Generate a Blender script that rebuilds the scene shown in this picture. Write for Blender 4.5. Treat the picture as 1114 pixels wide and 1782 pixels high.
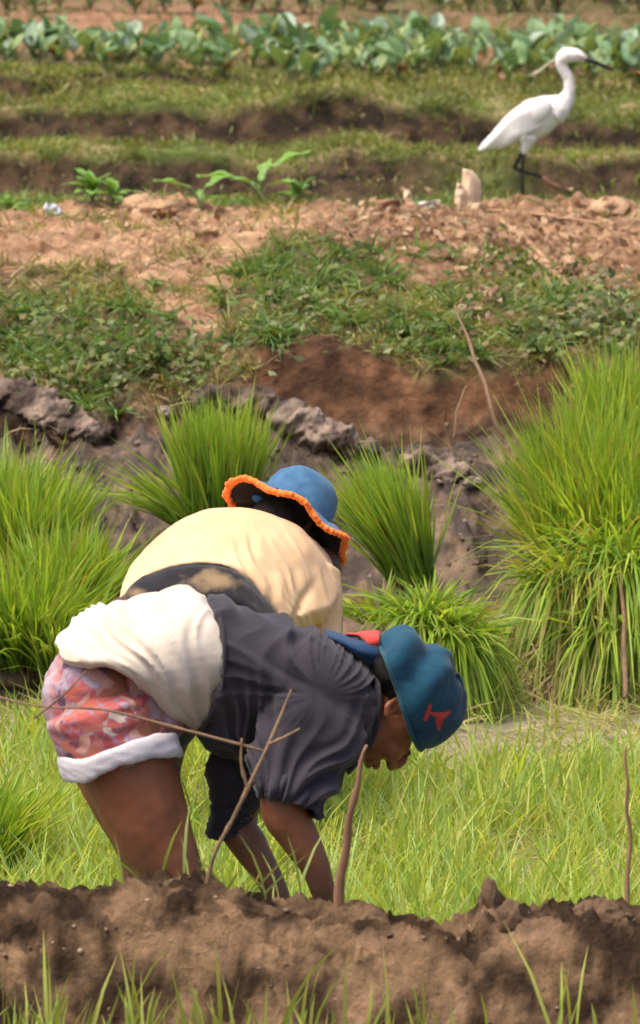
import bpy, math, random
import numpy as np
from mathutils import Vector, Matrix
from mathutils.bvhtree import BVHTree

random.seed(7); rng = np.random.default_rng(7)
scene = bpy.context.scene
col = scene.collection
for o in list(bpy.data.objects): bpy.data.objects.remove(o)

# ------------------------------------------------------------ camera
FPX, W0, H0 = 9840.0, 1114.0, 1782.0
CAM_Z = 3.2
PITCH = math.atan((891 + 754) / FPX)
cam_d = bpy.data.cameras.new('camera'); cam = bpy.data.objects.new('camera', cam_d); col.objects.link(cam)
cam.location = (0, 0, CAM_Z); cam.rotation_euler = (math.pi / 2 - PITCH, 0, 0)
cam_d.sensor_fit = 'HORIZONTAL'; cam_d.sensor_width = 36; cam_d.lens = 36 * FPX / W0
cam_d.clip_start = .5; cam_d.clip_end = 3000
cam_d.dof.use_dof = True; cam_d.dof.focus_distance = 13.8; cam_d.dof.aperture_fstop = 12.5
scene.camera = cam

# ------------------------------------------------------------ sky, sun, exposure
world = bpy.data.worlds.new('World'); scene.world = world; world.use_nodes = True
nt = world.node_tree; nt.nodes.clear()
sky = nt.nodes.new('ShaderNodeTexSky'); sky.sky_type = 'NISHITA'; sky.sun_disc = False
SUN_EL, SUN_AZ = math.radians(68), math.radians(240)     # azimuth measured from +Y clockwise
sky.sun_elevation = SUN_EL; sky.sun_rotation = SUN_AZ
sky.air_density = .8; sky.dust_density = 6.0; sky.ozone_density = .6
bg = nt.nodes.new('ShaderNodeBackground'); bg.inputs['Strength'].default_value = .11
out = nt.nodes.new('ShaderNodeOutputWorld')
nt.links.new(sky.outputs[0], bg.inputs[0]); nt.links.new(bg.outputs[0], out.inputs[0])
sl = bpy.data.lights.new('sun', 'SUN'); sl.energy = 1.5; sl.angle = math.radians(24); sl.color = (1, .90, .76)
sun = bpy.data.objects.new('sun', sl); col.objects.link(sun); sun.location = (0, 0, 30)
sd = Vector((math.sin(SUN_AZ) * math.cos(SUN_EL), math.cos(SUN_AZ) * math.cos(SUN_EL), math.sin(SUN_EL)))
sun.rotation_euler = sd.to_track_quat('Z', 'Y').to_euler()
vs = scene.view_settings; vs.view_transform = 'Standard'; vs.look = 'None'; vs.gamma = 1; vs.use_curve_mapping = False
vs.exposure = 1.15

# ------------------------------------------------------------ helpers
CP, SP = math.cos(PITCH), math.sin(PITCH)
def at(px, py, Y):
    a = (px - 557) / FPX; b = -(py - 891) / FPX
    d = Vector((a, CP + b * SP, -SP + b * CP))
    return Vector((0, 0, CAM_Z)) + d * (Y / d.y)
def zpx(py, D): return at(557, py, D).z
def project(x, y, z):
    zz = z - CAM_Z
    dep = y * CP - zz * SP; up = y * SP + zz * CP
    return 557 + FPX * x / dep, 891 - FPX * up / dep

_perm = np.random.default_rng(3).permutation(512)
_perm = np.concatenate([_perm, _perm, _perm])
_g = np.random.default_rng(5).normal(size=(512, 3)); _g /= np.linalg.norm(_g, axis=1)[:, None]
def pnoise(x, y, z=0.0):
    x, y, z = np.broadcast_arrays(np.asarray(x, float), np.asarray(y, float), np.asarray(z, float))
    xi = np.floor(x).astype(int); yi = np.floor(y).astype(int); zi = np.floor(z).astype(int)
    xf, yf, zf = x - xi, y - yi, z - zi
    u, v, w = [t * t * t * (t * (t * 6 - 15) + 10) for t in (xf, yf, zf)]
    r = 0
    for dx in (0, 1):
        for dy in (0, 1):
            for dz in (0, 1):
                h = _perm[_perm[_perm[(xi + dx) & 511] + ((yi + dy) & 511)] + ((zi + dz) & 511)]
                g = _g[h]
                n = g[..., 0] * (xf - dx) + g[..., 1] * (yf - dy) + g[..., 2] * (zf - dz)
                r = r + n * (u if dx else 1 - u) * (v if dy else 1 - v) * (w if dz else 1 - w)
    return r * 1.5
def fbm(x, y, z=0.0, o=4, gain=.5):
    a, s, f = 1.0, 0, 1.0
    for i in range(o):
        s = s + a * pnoise(x * f + i * 17.3, y * f + 5.1 * i, np.asarray(z) * f + i * 3.7); a *= gain; f *= 2.03
    return s
def ridged(x, y, z=0.0, o=4, gain=.55):
    a, s, f = 1.0, 0, 1.0
    for i in range(o):
        s = s + a * (1 - 2.2 * np.abs(pnoise(x * f + i * 11.3, y * f + 7.1 * i, np.asarray(z) * f + i * 2.7))); a *= gain; f *= 2.1
    return s
def sstep(a, b, x):
    t = np.clip((x - a) / (b - a), 0, 1); return t * t * (3 - 2 * t)
def mixc(a, b, t):
    return np.asarray(a) * (1 - t[:, None]) + np.asarray(b) * t[:, None]

def tag(o, label=None, cat=None, group=None, kind=None):
    if label: o['label'] = label
    if cat: o['category'] = cat
    if group: o['group'] = group
    if kind: o['kind'] = kind
    return o
def empty(name, loc):
    e = bpy.data.objects.new(name, None); e.location = loc; e.empty_display_size = .1
    col.objects.link(e); return e
def parent_to(o, p):
    if p is not None:
        o.parent = p
        W = Matrix.Identity(4); q = p
        while q is not None: W = (q.matrix_parent_inverse if q.parent else Matrix.Identity(4)) @ Matrix.Translation(q.location) @ W; q = q.parent
        o.matrix_parent_inverse = W.inverted()
    return o
def fastmesh(name, V, tris=None, quads=None, colors=None, smooth=True):
    me = bpy.data.meshes.new(name)
    V = np.asarray(V, np.float32)
    nt_ = 0 if tris is None else len(tris); nq = 0 if quads is None else len(quads)
    me.vertices.add(len(V)); me.vertices.foreach_set('co', V.ravel())
    loops = []; starts = []; s = 0
    if nt_: loops.append(np.asarray(tris, np.int32).ravel()); starts.append(np.arange(nt_) * 3); s = nt_ * 3
    if nq: loops.append(np.asarray(quads, np.int32).ravel()); starts.append(s + np.arange(nq) * 4)
    loops = np.concatenate(loops); starts = np.concatenate(starts).astype(np.int32)
    me.loops.add(len(loops)); me.loops.foreach_set('vertex_index', loops)
    me.polygons.add(len(starts)); me.polygons.foreach_set('loop_start', starts)
    me.update(calc_edges=True); me.validate()
    if colors is not None:
        c = np.ones((len(V), 4), np.float32); c[:, :3] = colors
        a = me.color_attributes.new('Col', 'FLOAT_COLOR', 'POINT'); a.data.foreach_set('color', c.ravel())
    me.polygons.foreach_set('use_smooth', np.full(len(me.polygons), smooth))
    return me
def link(name, me, mat, parent=None):
    o = bpy.data.objects.new(name, me); me.materials.clear(); me.materials.append(mat)
    col.objects.link(o); parent_to(o, parent); return o

class MB:
    """collects shapes into one mesh"""
    def __init__(s): s.v = []; s.f = []; s.c = []
    def add(s, vs, fs, c=None):
        b = len(s.v); s.v += [tuple(p) for p in vs]; s.f += [tuple(i + b for i in f) for f in fs]
        s.c += [c or (1, 1, 1)] * len(vs)
    def tube(s, pts, rad, seg=12, flat=(1, 1), cap=True, c=None, upref=None):
        pts = [Vector(p) for p in pts]; n = len(pts); rings = []
        if not hasattr(rad, '__len__'): rad = [rad] * n
        prev = None; vs = []
        for i, p in enumerate(pts):
            t = (pts[min(i + 1, n - 1)] - pts[max(i - 1, 0)]).normalized()
            if prev is None:
                a = Vector(upref) if upref else (Vector((0, 0, 1)) if abs(t.z) < .9 else Vector((1, 0, 0)))
                nrm = (a - t * a.dot(t)).normalized()
            else:
                nrm = (prev - t * prev.dot(t)).normalized()
            prev = nrm; b = t.cross(nrm)
            for k in range(seg):
                an = 2 * math.pi * k / seg
                vs.append(p + nrm * math.cos(an) * rad[i] * flat[0] + b * math.sin(an) * rad[i] * flat[1])
        fs = []
        for i in range(n - 1):
            for k in range(seg):
                k2 = (k + 1) % seg
                fs.append((i * seg + k, i * seg + k2, (i + 1) * seg + k2, (i + 1) * seg + k))
        if cap:
            t0 = (pts[0] - pts[1]).normalized(); t1 = (pts[-1] - pts[-2]).normalized()
            vs.append(pts[0] + t0 * rad[0] * .5); vs.append(pts[-1] + t1 * rad[-1] * .5)
            a, b = len(vs) - 2, len(vs) - 1
            for k in range(seg):
                k2 = (k + 1) % seg
                fs.append((a, k2, k)); fs.append((b, (n - 1) * seg + k, (n - 1) * seg + k2))
        s.add(vs, fs, c)
    def ell(s, c, r, frame=None, seg=20, rings=12, colr=None, fn=None):
        vs = []; fs = []
        M = frame or Matrix.Identity(3)
        for i in range(rings + 1):
            ph = math.pi * i / rings
            for k in range(seg):
                th = 2 * math.pi * k / seg
                d = Vector((math.sin(ph) * math.cos(th), math.sin(ph) * math.sin(th), math.cos(ph)))
                q = 1 if fn is None else fn(d)
                vs.append(Vector(c) + M @ Vector((d.x * r[0] * q, d.y * r[1] * q, d.z * r[2] * q)))
        for i in range(rings):
            for k in range(seg):
                k2 = (k + 1) % seg
                fs.append((i * seg + k, (i + 1) * seg + k, (i + 1) * seg + k2, i * seg + k2))
        s.add(vs, fs, colr)
    def mesh(s, name, smooth=True):
        me = bpy.data.meshes.new(name); me.from_pydata(s.v, [], s.f); me.update()
        me.validate()
        if any(c != (1, 1, 1) for c in s.c) and len(me.vertices) == len(s.v):
            a = me.color_attributes.new('Col', 'FLOAT_COLOR', 'POINT')
            a.data.foreach_set('color', np.array([(*c, 1) for c in s.c], np.float32).ravel())
        me.polygons.foreach_set('use_smooth', [smooth] * len(me.polygons))
        return me
    def build(s, name, mat, parent=None, smooth=True): return link(name, s.mesh(name, smooth), mat, parent)
    def remesh(s, name, mat, parent=None, voxel=.006, smooth=6, disp=None, colfn=None, fac=.5):
        me = s.mesh('tmp'); o = bpy.data.objects.new('tmp', me); col.objects.link(o)
        m = o.modifiers.new('r', 'REMESH'); m.mode = 'VOXEL'; m.voxel_size = voxel; m.use_smooth_shade = True
        if smooth:
            m = o.modifiers.new('s', 'SMOOTH'); m.factor = fac; m.iterations = smooth
        dg = bpy.context.evaluated_depsgraph_get(); dg.update()
        me2 = bpy.data.meshes.new_from_object(o.evaluated_get(dg))
        bpy.data.objects.remove(o); bpy.data.meshes.remove(me)
        me2.name = name
        n = len(me2.vertices)
        if disp or colfn:
            co = np.empty(n * 3, np.float32); me2.vertices.foreach_get('co', co); co = co.reshape(-1, 3).astype(float)
            no = np.empty(n * 3, np.float32); me2.vertices.foreach_get('normal', no); no = no.reshape(-1, 3)
            if disp:
                d = disp(co, no)
                co2 = co + (no * d[:, None] if d.ndim == 1 else d)
                me2.vertices.foreach_set('co', co2.astype(np.float32).ravel()); me2.update()
            if colfn:
                c = np.ones((n, 4), np.float32); c[:, :3] = colfn(co, no)
                a = me2.color_attributes.new('Col', 'FLOAT_COLOR', 'POINT'); a.data.foreach_set('color', c.ravel())
        me2.polygons.foreach_set('use_smooth', [True] * len(me2.polygons))
        return link(name, me2, mat, parent)

def resample(pts, n):
    pts = [np.array(p, float) for p in pts]; m = len(pts)
    out = []
    for i in range(n):
        t = i / (n - 1) * (m - 1); k = min(int(t), m - 2); f = t - k
        p0, p1, p2, p3 = pts[max(k - 1, 0)], pts[k], pts[k + 1], pts[min(k + 2, m - 1)]
        out.append(.5 * ((2 * p1) + (-p0 + p2) * f + (2 * p0 - 5 * p1 + 4 * p2 - p3) * f ** 2 + (-p0 + 3 * p1 - 3 * p2 + p3) * f ** 3))
    return out
def loft_rings(mb, rings, sub=4, cup0=0, cup1=0, wall=.86):
    """rings: list of lists of 3D points (same length) -> closed solid; cup = depth of a hollow end"""
    arr = np.array(rings); R = []
    m = len(arr)
    for i in range((m - 1) * sub + 1):
        t = i / sub; k = min(int(t), m - 2); f = t - k
        p0, p1, p2, p3 = arr[max(k - 1, 0)], arr[k], arr[k + 1], arr[min(k + 2, m - 1)]
        R.append(.5 * ((2 * p1) + (-p0 + p2) * f + (2 * p0 - 5 * p1 + 4 * p2 - p3) * f ** 2 + (-p0 + 3 * p1 - 3 * p2 + p3) * f ** 3))
    def cup(r, rin, d):
        c = r.mean(0); dirn = rin.mean(0) - c; dirn /= np.linalg.norm(dirn)
        return [c + (r - c) * wall, c + (r - c) * wall * .95 + dirn * d]
    if cup0: a = cup(R[0], R[2], cup0); R = [a[1], a[0]] + R
    if cup1: a = cup(R[-1], R[-3], cup1); R = R + [a[0], a[1]]
    n = len(R[0]); vs = [p for r in R for p in r]; fs = []
    for i in range(len(R) - 1):
        for k in range(n):
            k2 = (k + 1) % n; fs.append((i * n + k, i * n + k2, (i + 1) * n + k2, (i + 1) * n + k))
    vs.append(R[0].mean(0)); vs.append(R[-1].mean(0)); a, b = len(vs) - 2, len(vs) - 1
    for k in range(n):
        k2 = (k + 1) % n
        fs.append((a, k2, k)); fs.append((b, (len(R) - 1) * n + k, (len(R) - 1) * n + k2))
    mb.add(vs, fs)
def px_ring(curve, hd, Yc, n=16, pw=.8, farcurve=None):
    near = resample(curve, n)
    far = resample(farcurve, n) if farcurve else [near[0] * (1 - i / (n - 1)) + near[-1] * (i / (n - 1)) for i in range(n)]
    r = []
    for i in range(n):
        t = i / (n - 1); dy = -hd * math.sin(math.pi * t) ** pw if 0 < t < 1 else 0
        r.append(at(near[i][0], near[i][1], Yc + dy))
    for i in range(n - 2, 0, -1):
        t = i / (n - 1); r.append(at(far[i][0], far[i][1], Yc + hd * math.sin(math.pi * t) ** pw))
    return [tuple(p) for p in r]

# ------------------------------------------------------------ materials
def newmat(name):
    m = bpy.data.materials.new(name); m.use_nodes = True; nt = m.node_tree; nt.nodes.clear()
    o = nt.nodes.new('ShaderNodeOutputMaterial'); return m, nt, o
def N(nt, t, **kw):
    n = nt.nodes.new(t)
    for k, v in kw.items():
        if k in n.inputs: n.inputs[k].default_value = v
        else: setattr(n, k, v)
    return n
def mat_var(name, color=None, rough=.85, vary=.3, scale=20, bump=.3, bscale=60, spec=.3, attr=False, sheen=0, dist=.01, stretch=None, ramp=None, sss=0):
    """principled with noise colour variation and bump; colour from the Col attribute or a fixed colour"""
    m, nt, o = newmat(name); L = nt.links.new
    b = N(nt, 'ShaderNodeBsdfPrincipled', Roughness=rough); b.inputs['Specular IOR Level'].default_value = spec
    if sheen: b.inputs['Sheen Weight'].default_value = sheen
    if sss: b.inputs['Subsurface Weight'].default_value = sss; b.inputs['Subsurface Radius'].default_value = (.02, .008, .004)
    tc = N(nt, 'ShaderNodeTexCoord'); vec = tc.outputs['Object']
    if stretch:
        mp = N(nt, 'ShaderNodeMapping'); mp.inputs['Scale'].default_value = stretch; L(vec, mp.inputs[0]); vec = mp.outputs[0]
    n1 = N(nt, 'ShaderNodeTexNoise', Scale=scale, Detail=6.0, Roughness=.65); L(vec, n1.inputs['Vector'])
    r = N(nt, 'ShaderNodeMapRange'); L(n1.outputs['Fac'], r.inputs['Value'])
    r.inputs['From Min'].default_value = .3; r.inputs['From Max'].default_value = .7
    r.inputs['To Min'].default_value = 1 - vary; r.inputs['To Max'].default_value = 1 + vary
    mx = N(nt, 'ShaderNodeVectorMath', operation='SCALE'); L(r.outputs[0], mx.inputs['Scale'])
    if attr:
        a = N(nt, 'ShaderNodeVertexColor', layer_name='Col'); L(a.outputs['Color'], mx.inputs[0])
    else: mx.inputs[0].default_value = color
    L(mx.outputs[0], b.inputs['Base Color'])
    if bump:
        n2 = N(nt, 'ShaderNodeTexNoise', Scale=bscale, Detail=8.0, Roughness=.7); L(vec, n2.inputs['Vector'])
        bp = N(nt, 'ShaderNodeBump', Strength=bump, Distance=dist); L(n2.outputs['Fac'], bp.inputs['Height']); L(bp.outputs[0], b.inputs['Normal'])
    L(b.outputs[0], o.inputs[0]); return m
def mat_leaf(name, transl=.35, rough=.5):
    m, nt, o = newmat(name); L = nt.links.new
    a = N(nt, 'ShaderNodeVertexColor', layer_name='Col')
    b = N(nt, 'ShaderNodeBsdfPrincipled', Roughness=rough); b.inputs['Specular IOR Level'].default_value = .35
    L(a.outputs['Color'], b.inputs['Base Color'])
    t = N(nt, 'ShaderNodeBsdfTranslucent')
    h = N(nt, 'ShaderNodeMixRGB', blend_type='MULTIPLY'); h.inputs[0].default_value = 1; h.inputs[2].default_value = (1.25, 1.15, .5, 1)
    L(a.outputs['Color'], h.inputs[1]); L(h.outputs[0], t.inputs['Color'])
    mx = N(nt, 'ShaderNodeMixShader'); mx.inputs[0].default_value = transl
    L(b.outputs[0], mx.inputs[1]); L(t.outputs[0], mx.inputs[2]); L(mx.outputs[0], o.inputs[0]); return m

M = {}
M['earth'] = mat_var('earth', attr=True, vary=.42, scale=16, bump=1.0, bscale=50, spec=.15, dist=.03)
M['mud'] = mat_var('mud', attr=True, vary=.35, scale=12, bump=.8, bscale=30, spec=.5, rough=.55, dist=.02)
M['leaf'] = mat_leaf('leaf_blade')
M['rice'] = mat_leaf('rice_blade', .52, .5)
M['bigleaf'] = mat_leaf('broad_leaf', .25, .5)
M['dry'] = mat_var('dry_leaf', attr=True, vary=.3, scale=40, bump=.4, rough=.8)
M['stick'] = mat_var('dry_twig', (.21, .135, .08), vary=.35, scale=30, bump=.4, bscale=80)
M['peg'] = mat_var('peeled_stick', (.30, .17, .10), vary=.3, scale=12, bump=.4, bscale=60, stretch=(1, 1, .2))
M['stone'] = mat_var('grey_stone', attr=True, vary=.3, scale=22, bump=.8, bscale=40, rough=.7, dist=.015)
# ------------------------------------------------------------ terrain
COLS = [50., 557., 1000.]
def zz(py, D): return [zpx(py[i], D[i]) for i in range(3)]
_k = [([9.]*3, [.05]*3), ([10.6]*3, [.1]*3)]
def kp(D, py): _k.append((D if hasattr(D, '__len__') else [D]*3, zz(py, D if hasattr(D, '__len__') else [D]*3)))
kp(10.92, [1800]*3); kp(11.08, [1600, 1620, 1630]); kp(11.18, [1556, 1592, 1600]); kp(11.30, [1550, 1582, 1590])
_k.append(([11.5]*3, [0.]*3)); _k.append(([15.7]*3, [0.]*3)); _k.append(([16.0, 15.95, 15.95], [.04]*3))
kp([17.7, 17.35, 17.35], [700, 790, 805])
kp([17.95, 17.65, 17.65], [650, 612, 645])
kp([18.3, 18.0, 18.0], [555, 555, 560])
kp([18.8, 18.8, 18.9], [478, 452, 486])
kp([19.5]*3, [420, 408, 410])
kp([20.4]*3, [378, 382, 362])
_k.append(([20.8]*3, [.72]*3)); _k.append(([22.75]*3, [.655]*3))
kp([23.0]*3, [272, 276, 270]); kp([23.55]*3, [243, 243, 250])
kp([23.78]*3, [178, 160, 186]); kp([24.35]*3, [163, 146, 163])
kp([24.5]*3, [122, 138, 152])
_k.append(([25.8]*3, [1.0]*3)); _k.append(([26.6]*3, [1.03]*3)); _k.append(([26.75]*3, [1.1]*3)); _k.append(([34.]*3, [1.15]*3)); _k.append(([700.]*3, [3.]*3))
KD = np.array([k[0] for k in _k]); KZ = np.array([k[1] for k in _k])
CREST = ([-50, 60, 200, 290, 350, 400, 500, 560, 640, 760, 820, 845, 862, 890, 1000, 1040, 1114],
         [1548, 1540, 1541, 1530, 1528, 1560, 1572, 1590, 1588, 1606, 1592, 1560, 1562, 1588, 1594, 1570, 1590])
def warp(x, D):
    return (.38 * pnoise(x * 1.9, 3.3 + D * .8) + .13 * pnoise(x * 4.5, 9.1 + D)) * sstep(22.2, 22.6, D) * (1 - sstep(24.6, 25, D))
def terrain(x, D, fine=True):
    """height and y offset of the ground"""
    x = np.asarray(x, float); D = np.asarray(D, float)
    px = 557 + 9700 * x / np.maximum(D, 8)
    w = warp(x, D)
    w0 = 0 * pnoise(x * 1.9, 3.3 + D * .8) * sstep(22.2, 22.6, D) * (1 - sstep(24.2, 24.6, D)) + .12 * pnoise(x * 4.5, 9.1 + D) * sstep(22.2, 22.6, D) * (1 - sstep(24.6, 25, D))
    _ = w0 * 0
    w = w + .10 * pnoise(x * 2.3, 1.7) * sstep(17., 17.3, D) * (1 - sstep(20, 20.4, D))
    Dw = D + w
    pc = np.clip(px, COLS[0], COLS[2])
    def ci(row): return np.interp(pc, COLS, row)
    z = np.full(np.broadcast(x, D).shape, .05)
    pd, pz = ci(KD[0]), ci(KZ[0])
    for k in range(1, len(KD)):
        nd, nz = ci(KD[k]), ci(KZ[k])
        t = np.clip((Dw - pd) / (nd - pd), 0, 1)
        z = np.where(Dw >= pd, pz + (nz - pz) * t, z); pd, pz = nd, nz
    # crest line of the near bank follows its lumps
    cr = np.interp(px, CREST[0], CREST[1]); cz = np.interp(px, COLS, [1552, 1585, 1595])
    nb = sstep(10.9, 11.15, D) * (1 - sstep(11.32, 11.5, D))
    z = z - (cr - cz) / 860. * nb
    near = sstep(10.5, 10.8, D) * (1 - sstep(11.4, 11.55, D))
    z = z - .040 * near
    z = z + near * (.026 * fbm(x * 5, D * 5, 1, 3) + .028 * ridged(x * 10, D * 12, z * 9, 5, .66))
    fld = sstep(11.4, 11.7, D) * (1 - sstep(15.5, 15.9, D))
    z = z + fld * .006 * fbm(x * 9, D * 9, 0, 3)
    mud = sstep(15.6, 16.2, D) * (1 - sstep(17.2, 17.5, D))
    mudL = sstep(17.2, 17.5, D) * (1 - sstep(17.75, 18, D)) * (1 - sstep(250, 380, px))
    mm = np.clip(mud + mudL, 0, 1)
    rough_m = .35 + .65 * sstep(16.2, 16.8, D)
    z = z + mm * rough_m * (.035 * fbm(x * 3.2, D * 3.2, 4, 3) +   .036 * ridged(x * 7 + .5 * pnoise(x * 5, D * 5), D * 6, 2, 5, .60))
    # lumpy ridge of thrown-up mud in front of the cut bank
    rid = np.exp(-((D - 17.15) / .13) ** 2) * sstep(330, 390, px) * (1 - sstep(600, 690, px))
    z = z + rid * (.115 + .03 * ridged(x * 8, D * 8, 3, 3)) * (1 - .35 * sstep(450, 640, px))
    rid = np.exp(-((D - 16.95) / .12) ** 2) * sstep(690, 730, px) * (1 - sstep(840, 900, px))
    z = z + rid * (.05 + .02 * ridged(x * 8, D * 8, 5, 3))
    wall = sstep(17.2, 17.5, D) * (1 - sstep(20.3, 20.7, D)); wall = wall * (1 - mudL)
    z = z + wall * (.018 * fbm(x * 4, D * 4, 7, 4) + .012 * ridged(x * 7, D * 7, 9, 4))
    top = sstep(18.7, 19.2, D) * (1 - sstep(20.4, 20.7, D))
    z = z + top * (.080 * pnoise(x * 2.1 + .6 * pnoise(x * 4, D * 4), D * 2.4, 11.) + .03 * fbm(x * 2.7, D * 2.2, 5, 4) + .014 * ridged(x * 11, D * 9, 5, 4) + .02 * sstep(800, 1000, px) * ridged(x * 5, D * 6, 3, 3) * .6)
    # gully of loose sand down the slope on the left
    gu = np.exp(-((px - 350) / 60) ** 2) * sstep(18.1, 18.5, D) * (1 - sstep(19.2, 19.6, D)); z = z - .0 * gu
    tz = sstep(22.75, 22.95, D + w) * (1 - sstep(24.4, 24.8, D)); z = z + tz * (.075 * pnoise(x * 1.5, D * 1.0, 4.) + .03 * pnoise(x * 4.2, D * 2, 8.))
    far = sstep(20.7, 21, D) * (1 - sstep(40, 60, D))
    z = z + far * (.014 * fbm(x * 3, D * 3, 2, 4) + .006 * ridged(x * 9, D * 9, 1, 3))
    yo = (near + .7 * mm + wall) * .018 * fbm(x * 11, z * 11, D * 3, 3) + (sstep(22.5, 22.7, D) * (1 - sstep(24.4, 24.7, D))) * .03 * fbm(x * 7, z * 9, 0, 3)
    return z, yo

xs = [0.]
while xs[-1] < 1.45: xs.append(xs[-1] + (.0095 if xs[-1] < 1.2 else .0125))
st = .0125
while xs[-1] < 400: st *= 1.22; xs.append(xs[-1] + st)
xs = np.array(xs); xs = np.concatenate([-xs[:0:-1], xs])
def rows(a, b, s): return list(np.arange(a, b, s))
ys = [-300, -100, -40, -15, -5, 0, 3, 6, 8] + rows(9, 10.8, .06) + rows(10.8, 11.55, .009) + rows(11.55, 15.6, .035) + rows(15.6, 17.2, .014) + rows(17.2, 18.2, .008) + rows(18.2, 20.8, .013) + rows(20.8, 22.6, .03) + rows(22.6, 24.7, .013) + rows(24.7, 27, .03)
st = .04; y = 27.
while y < 600: ys.append(y); st *= 1.15; y += st
ys = np.array(ys)
GX, GY = np.meshgrid(xs, ys)
GZ, GO = terrain(GX, GY)
GPX, GPY = project(GX, GY, GZ)

SANDB = ([-50, 0, 60, 200, 300, 345, 375, 400, 430, 480, 560, 640, 700, 760, 850, 920, 1000, 1114], [470, 475, 470, 468, 550, 590, 592, 540, 440, 405, 415, 440, 470, 520, 450, 462, 490, 500])
GRASSB = ([-50, 0, 100, 250, 350, 420, 500, 560, 640, 700, 800, 900, 960, 1114], [660, 665, 705, 712, 690, 650, 612, 588, 600, 645, 655, 640, 650, 650])
def zone_masks(px, py, D, x):
    jit = 22 * fbm(x * 6, D * 6, 8, 3)
    sb = np.interp(px, *SANDB); gb = np.interp(px, *GRASSB)
    onbank = sstep(17.35, 17.5, D) * (1 - sstep(20.75, 20.95, D))
    sand = onbank * (1 - sstep(-10, 10, py + jit - sb))
    grass = onbank * sstep(-12, 12, py + jit - sb) * (1 - sstep(-14, 10, py + 1.4 * jit - gb))
    return sand, grass, onbank
def ground_color(x, D, z, px, py):
    n1 = fbm(x * 2.2, D * 2.2, 1, 4); n2 = fbm(x * 9, D * 9, z * 9, 4); n3 = fbm(x * 30, D * 30, z * 30, 2)
    a = np.clip(.5 + n2 * .8, 0, 1)
    c = mixc((.30, .26, .17), (.44, .38, .28), a)                                  # field mud
    fb = mixc((.050, .029, .016), (.31, .195, .11), np.clip(.46 + n2 * 1.5 + n1 * .4, 0, 1))   # near bank
    c = mixc(c, (0, 0, 0), np.zeros_like(a)) * (1 - sstep(11.4, 11.5, D) * 0)[:, None]
    t = (1 - sstep(11.42, 11.5, D))[:, None]; c = c * (1 - t) + fb * t
    md = mixc((.040, .024, .014), (.20, .128, .080), np.clip(.36 + n2 * 1.2 + n1 * .5, 0, 1))
    t = sstep(15.85, 16.1, D)[:, None]; c = c * (1 - t) + md * t
    wl = mixc((.065, .032, .017), (.21, .105, .052), np.clip(.4 + n2 * .8 + n1 * .5, 0, 1))
    sand, grass, onb = zone_masks(px, py, D, x)
    leftm = (1 - sstep(300, 380, px)) * (1 - sstep(17.75, 18.0, D))
    t = (onb * (1 - leftm))[:, None]; c = c * (1 - t) + wl * t
    sd_ = mixc((.34, .18, .10), (.62, .39, .23), np.clip(.5 + n2 * .9 + n1 * .5, 0, 1))
    brown = sstep(560, 660, px) * (1 - .25 * sstep(850, 900, px))
    sd2 = mixc((.24, .125, .07), (.47, .29, .17), np.clip(.45 + n2 * 1.2, 0, 1))
    sd_ = sd_ * (1 - brown[:, None]) + sd2 * brown[:, None]
    t = sand[:, None]; c = c * (1 - t) + sd_ * t
    gr = mixc((.10, .085, .035), (.24, .16, .08), np.clip(.5 + n2, 0, 1))
    t = grass[:, None]; c = c * (1 - t) + gr * t
    # terraces behind
    tf = mixc((.028, .020, .012), (.12, .075, .042), np.clip(.42 + n2 * 1.0, 0, 1))
    tt = mixc((.12, .17, .035), (.38, .29, .15), np.clip(.35 + n1 * 1.5 + n2 * .4, 0, 1))
    t = sstep(20.75, 21.0, D)[:, None]; c = c * (1 - t) + tt * t
    D = D + warp(x, D)
    face = np.clip(sstep(22.6, 22.8, D) * (1 - sstep(22.92, 23.02, D)) + sstep(23.5, 23.6, D) * (1 - sstep(23.7, 23.8, D)) + sstep(24.3, 24.4, D) * (1 - sstep(24.45, 24.5, D)), 0, 1)[:, None]
    c = c * (1 - face) + tf * face
    gp = (np.exp(-((px - 835) / 75) ** 2) * face[:, 0] * sstep(22.5, 22.7, D) * (1 - sstep(23.1, 23.3, D)))[:, None]; c = c * (1 - gp) + mixc((.12, .15, .04), (.24, .22, .09), np.clip(.5 + n1, 0, 1)) * gp
    rs = mixc((.30, .15, .085), (.42, .25, .15), np.clip(.5 + n2, 0, 1))
    t = sstep(24.5, 24.8, D)[:, None]; c = c * (1 - t) + mixc((.13, .12, .05), (.26, .17, .09), np.clip(.5 + n1, 0, 1)) * t
    lft = (1 - sstep(350, 700, px)) ; t = (sstep(25.9, 26.2, D) * (.15 + .85 * lft) * (1 - .6 * sstep(27, 27.5, D)))[:, None]; c = c * (1 - t) + rs * t
    return np.clip(c * (1 + .25 * n3)[:, None], .01, 1)
GC = ground_color(GX.ravel(), GY.ravel(), GZ.ravel(), GPX.ravel(), GPY.ravel())
def ground_part(name, y0, y1, mat):
    i0 = int(np.searchsorted(ys, y0)); i1 = int(np.searchsorted(ys, y1)) if y1 < 599 else len(ys) - 1
    nx = len(xs); r = np.arange(i0, i1 + 1)
    V = np.stack([GX[r].ravel(), (GY + GO)[r].ravel(), GZ[r].ravel()], 1)
    C = GC.reshape(len(ys), nx, 3)[r].reshape(-1, 3)
    a = (np.arange(len(r) - 1)[:, None] * nx + np.arange(nx - 1)[None]).ravel()
    q = np.stack([a, a + 1, a + nx + 1, a + nx], 1)
    o = link(name, fastmesh(name, V, quads=q, colors=C), M[mat]); tag(o, kind='structure'); return o
ground_part('ground', -400, 10.55, 'earth')
ground_part('near_mud_bank', 10.55, 11.52, 'earth')
ground_part('rice_field', 11.52, 15.85, 'earth')
ground_part('mud_slope', 15.85, 17.35, 'mud')
ground_part('earth_bank', 17.35, 20.85, 'earth')
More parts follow.
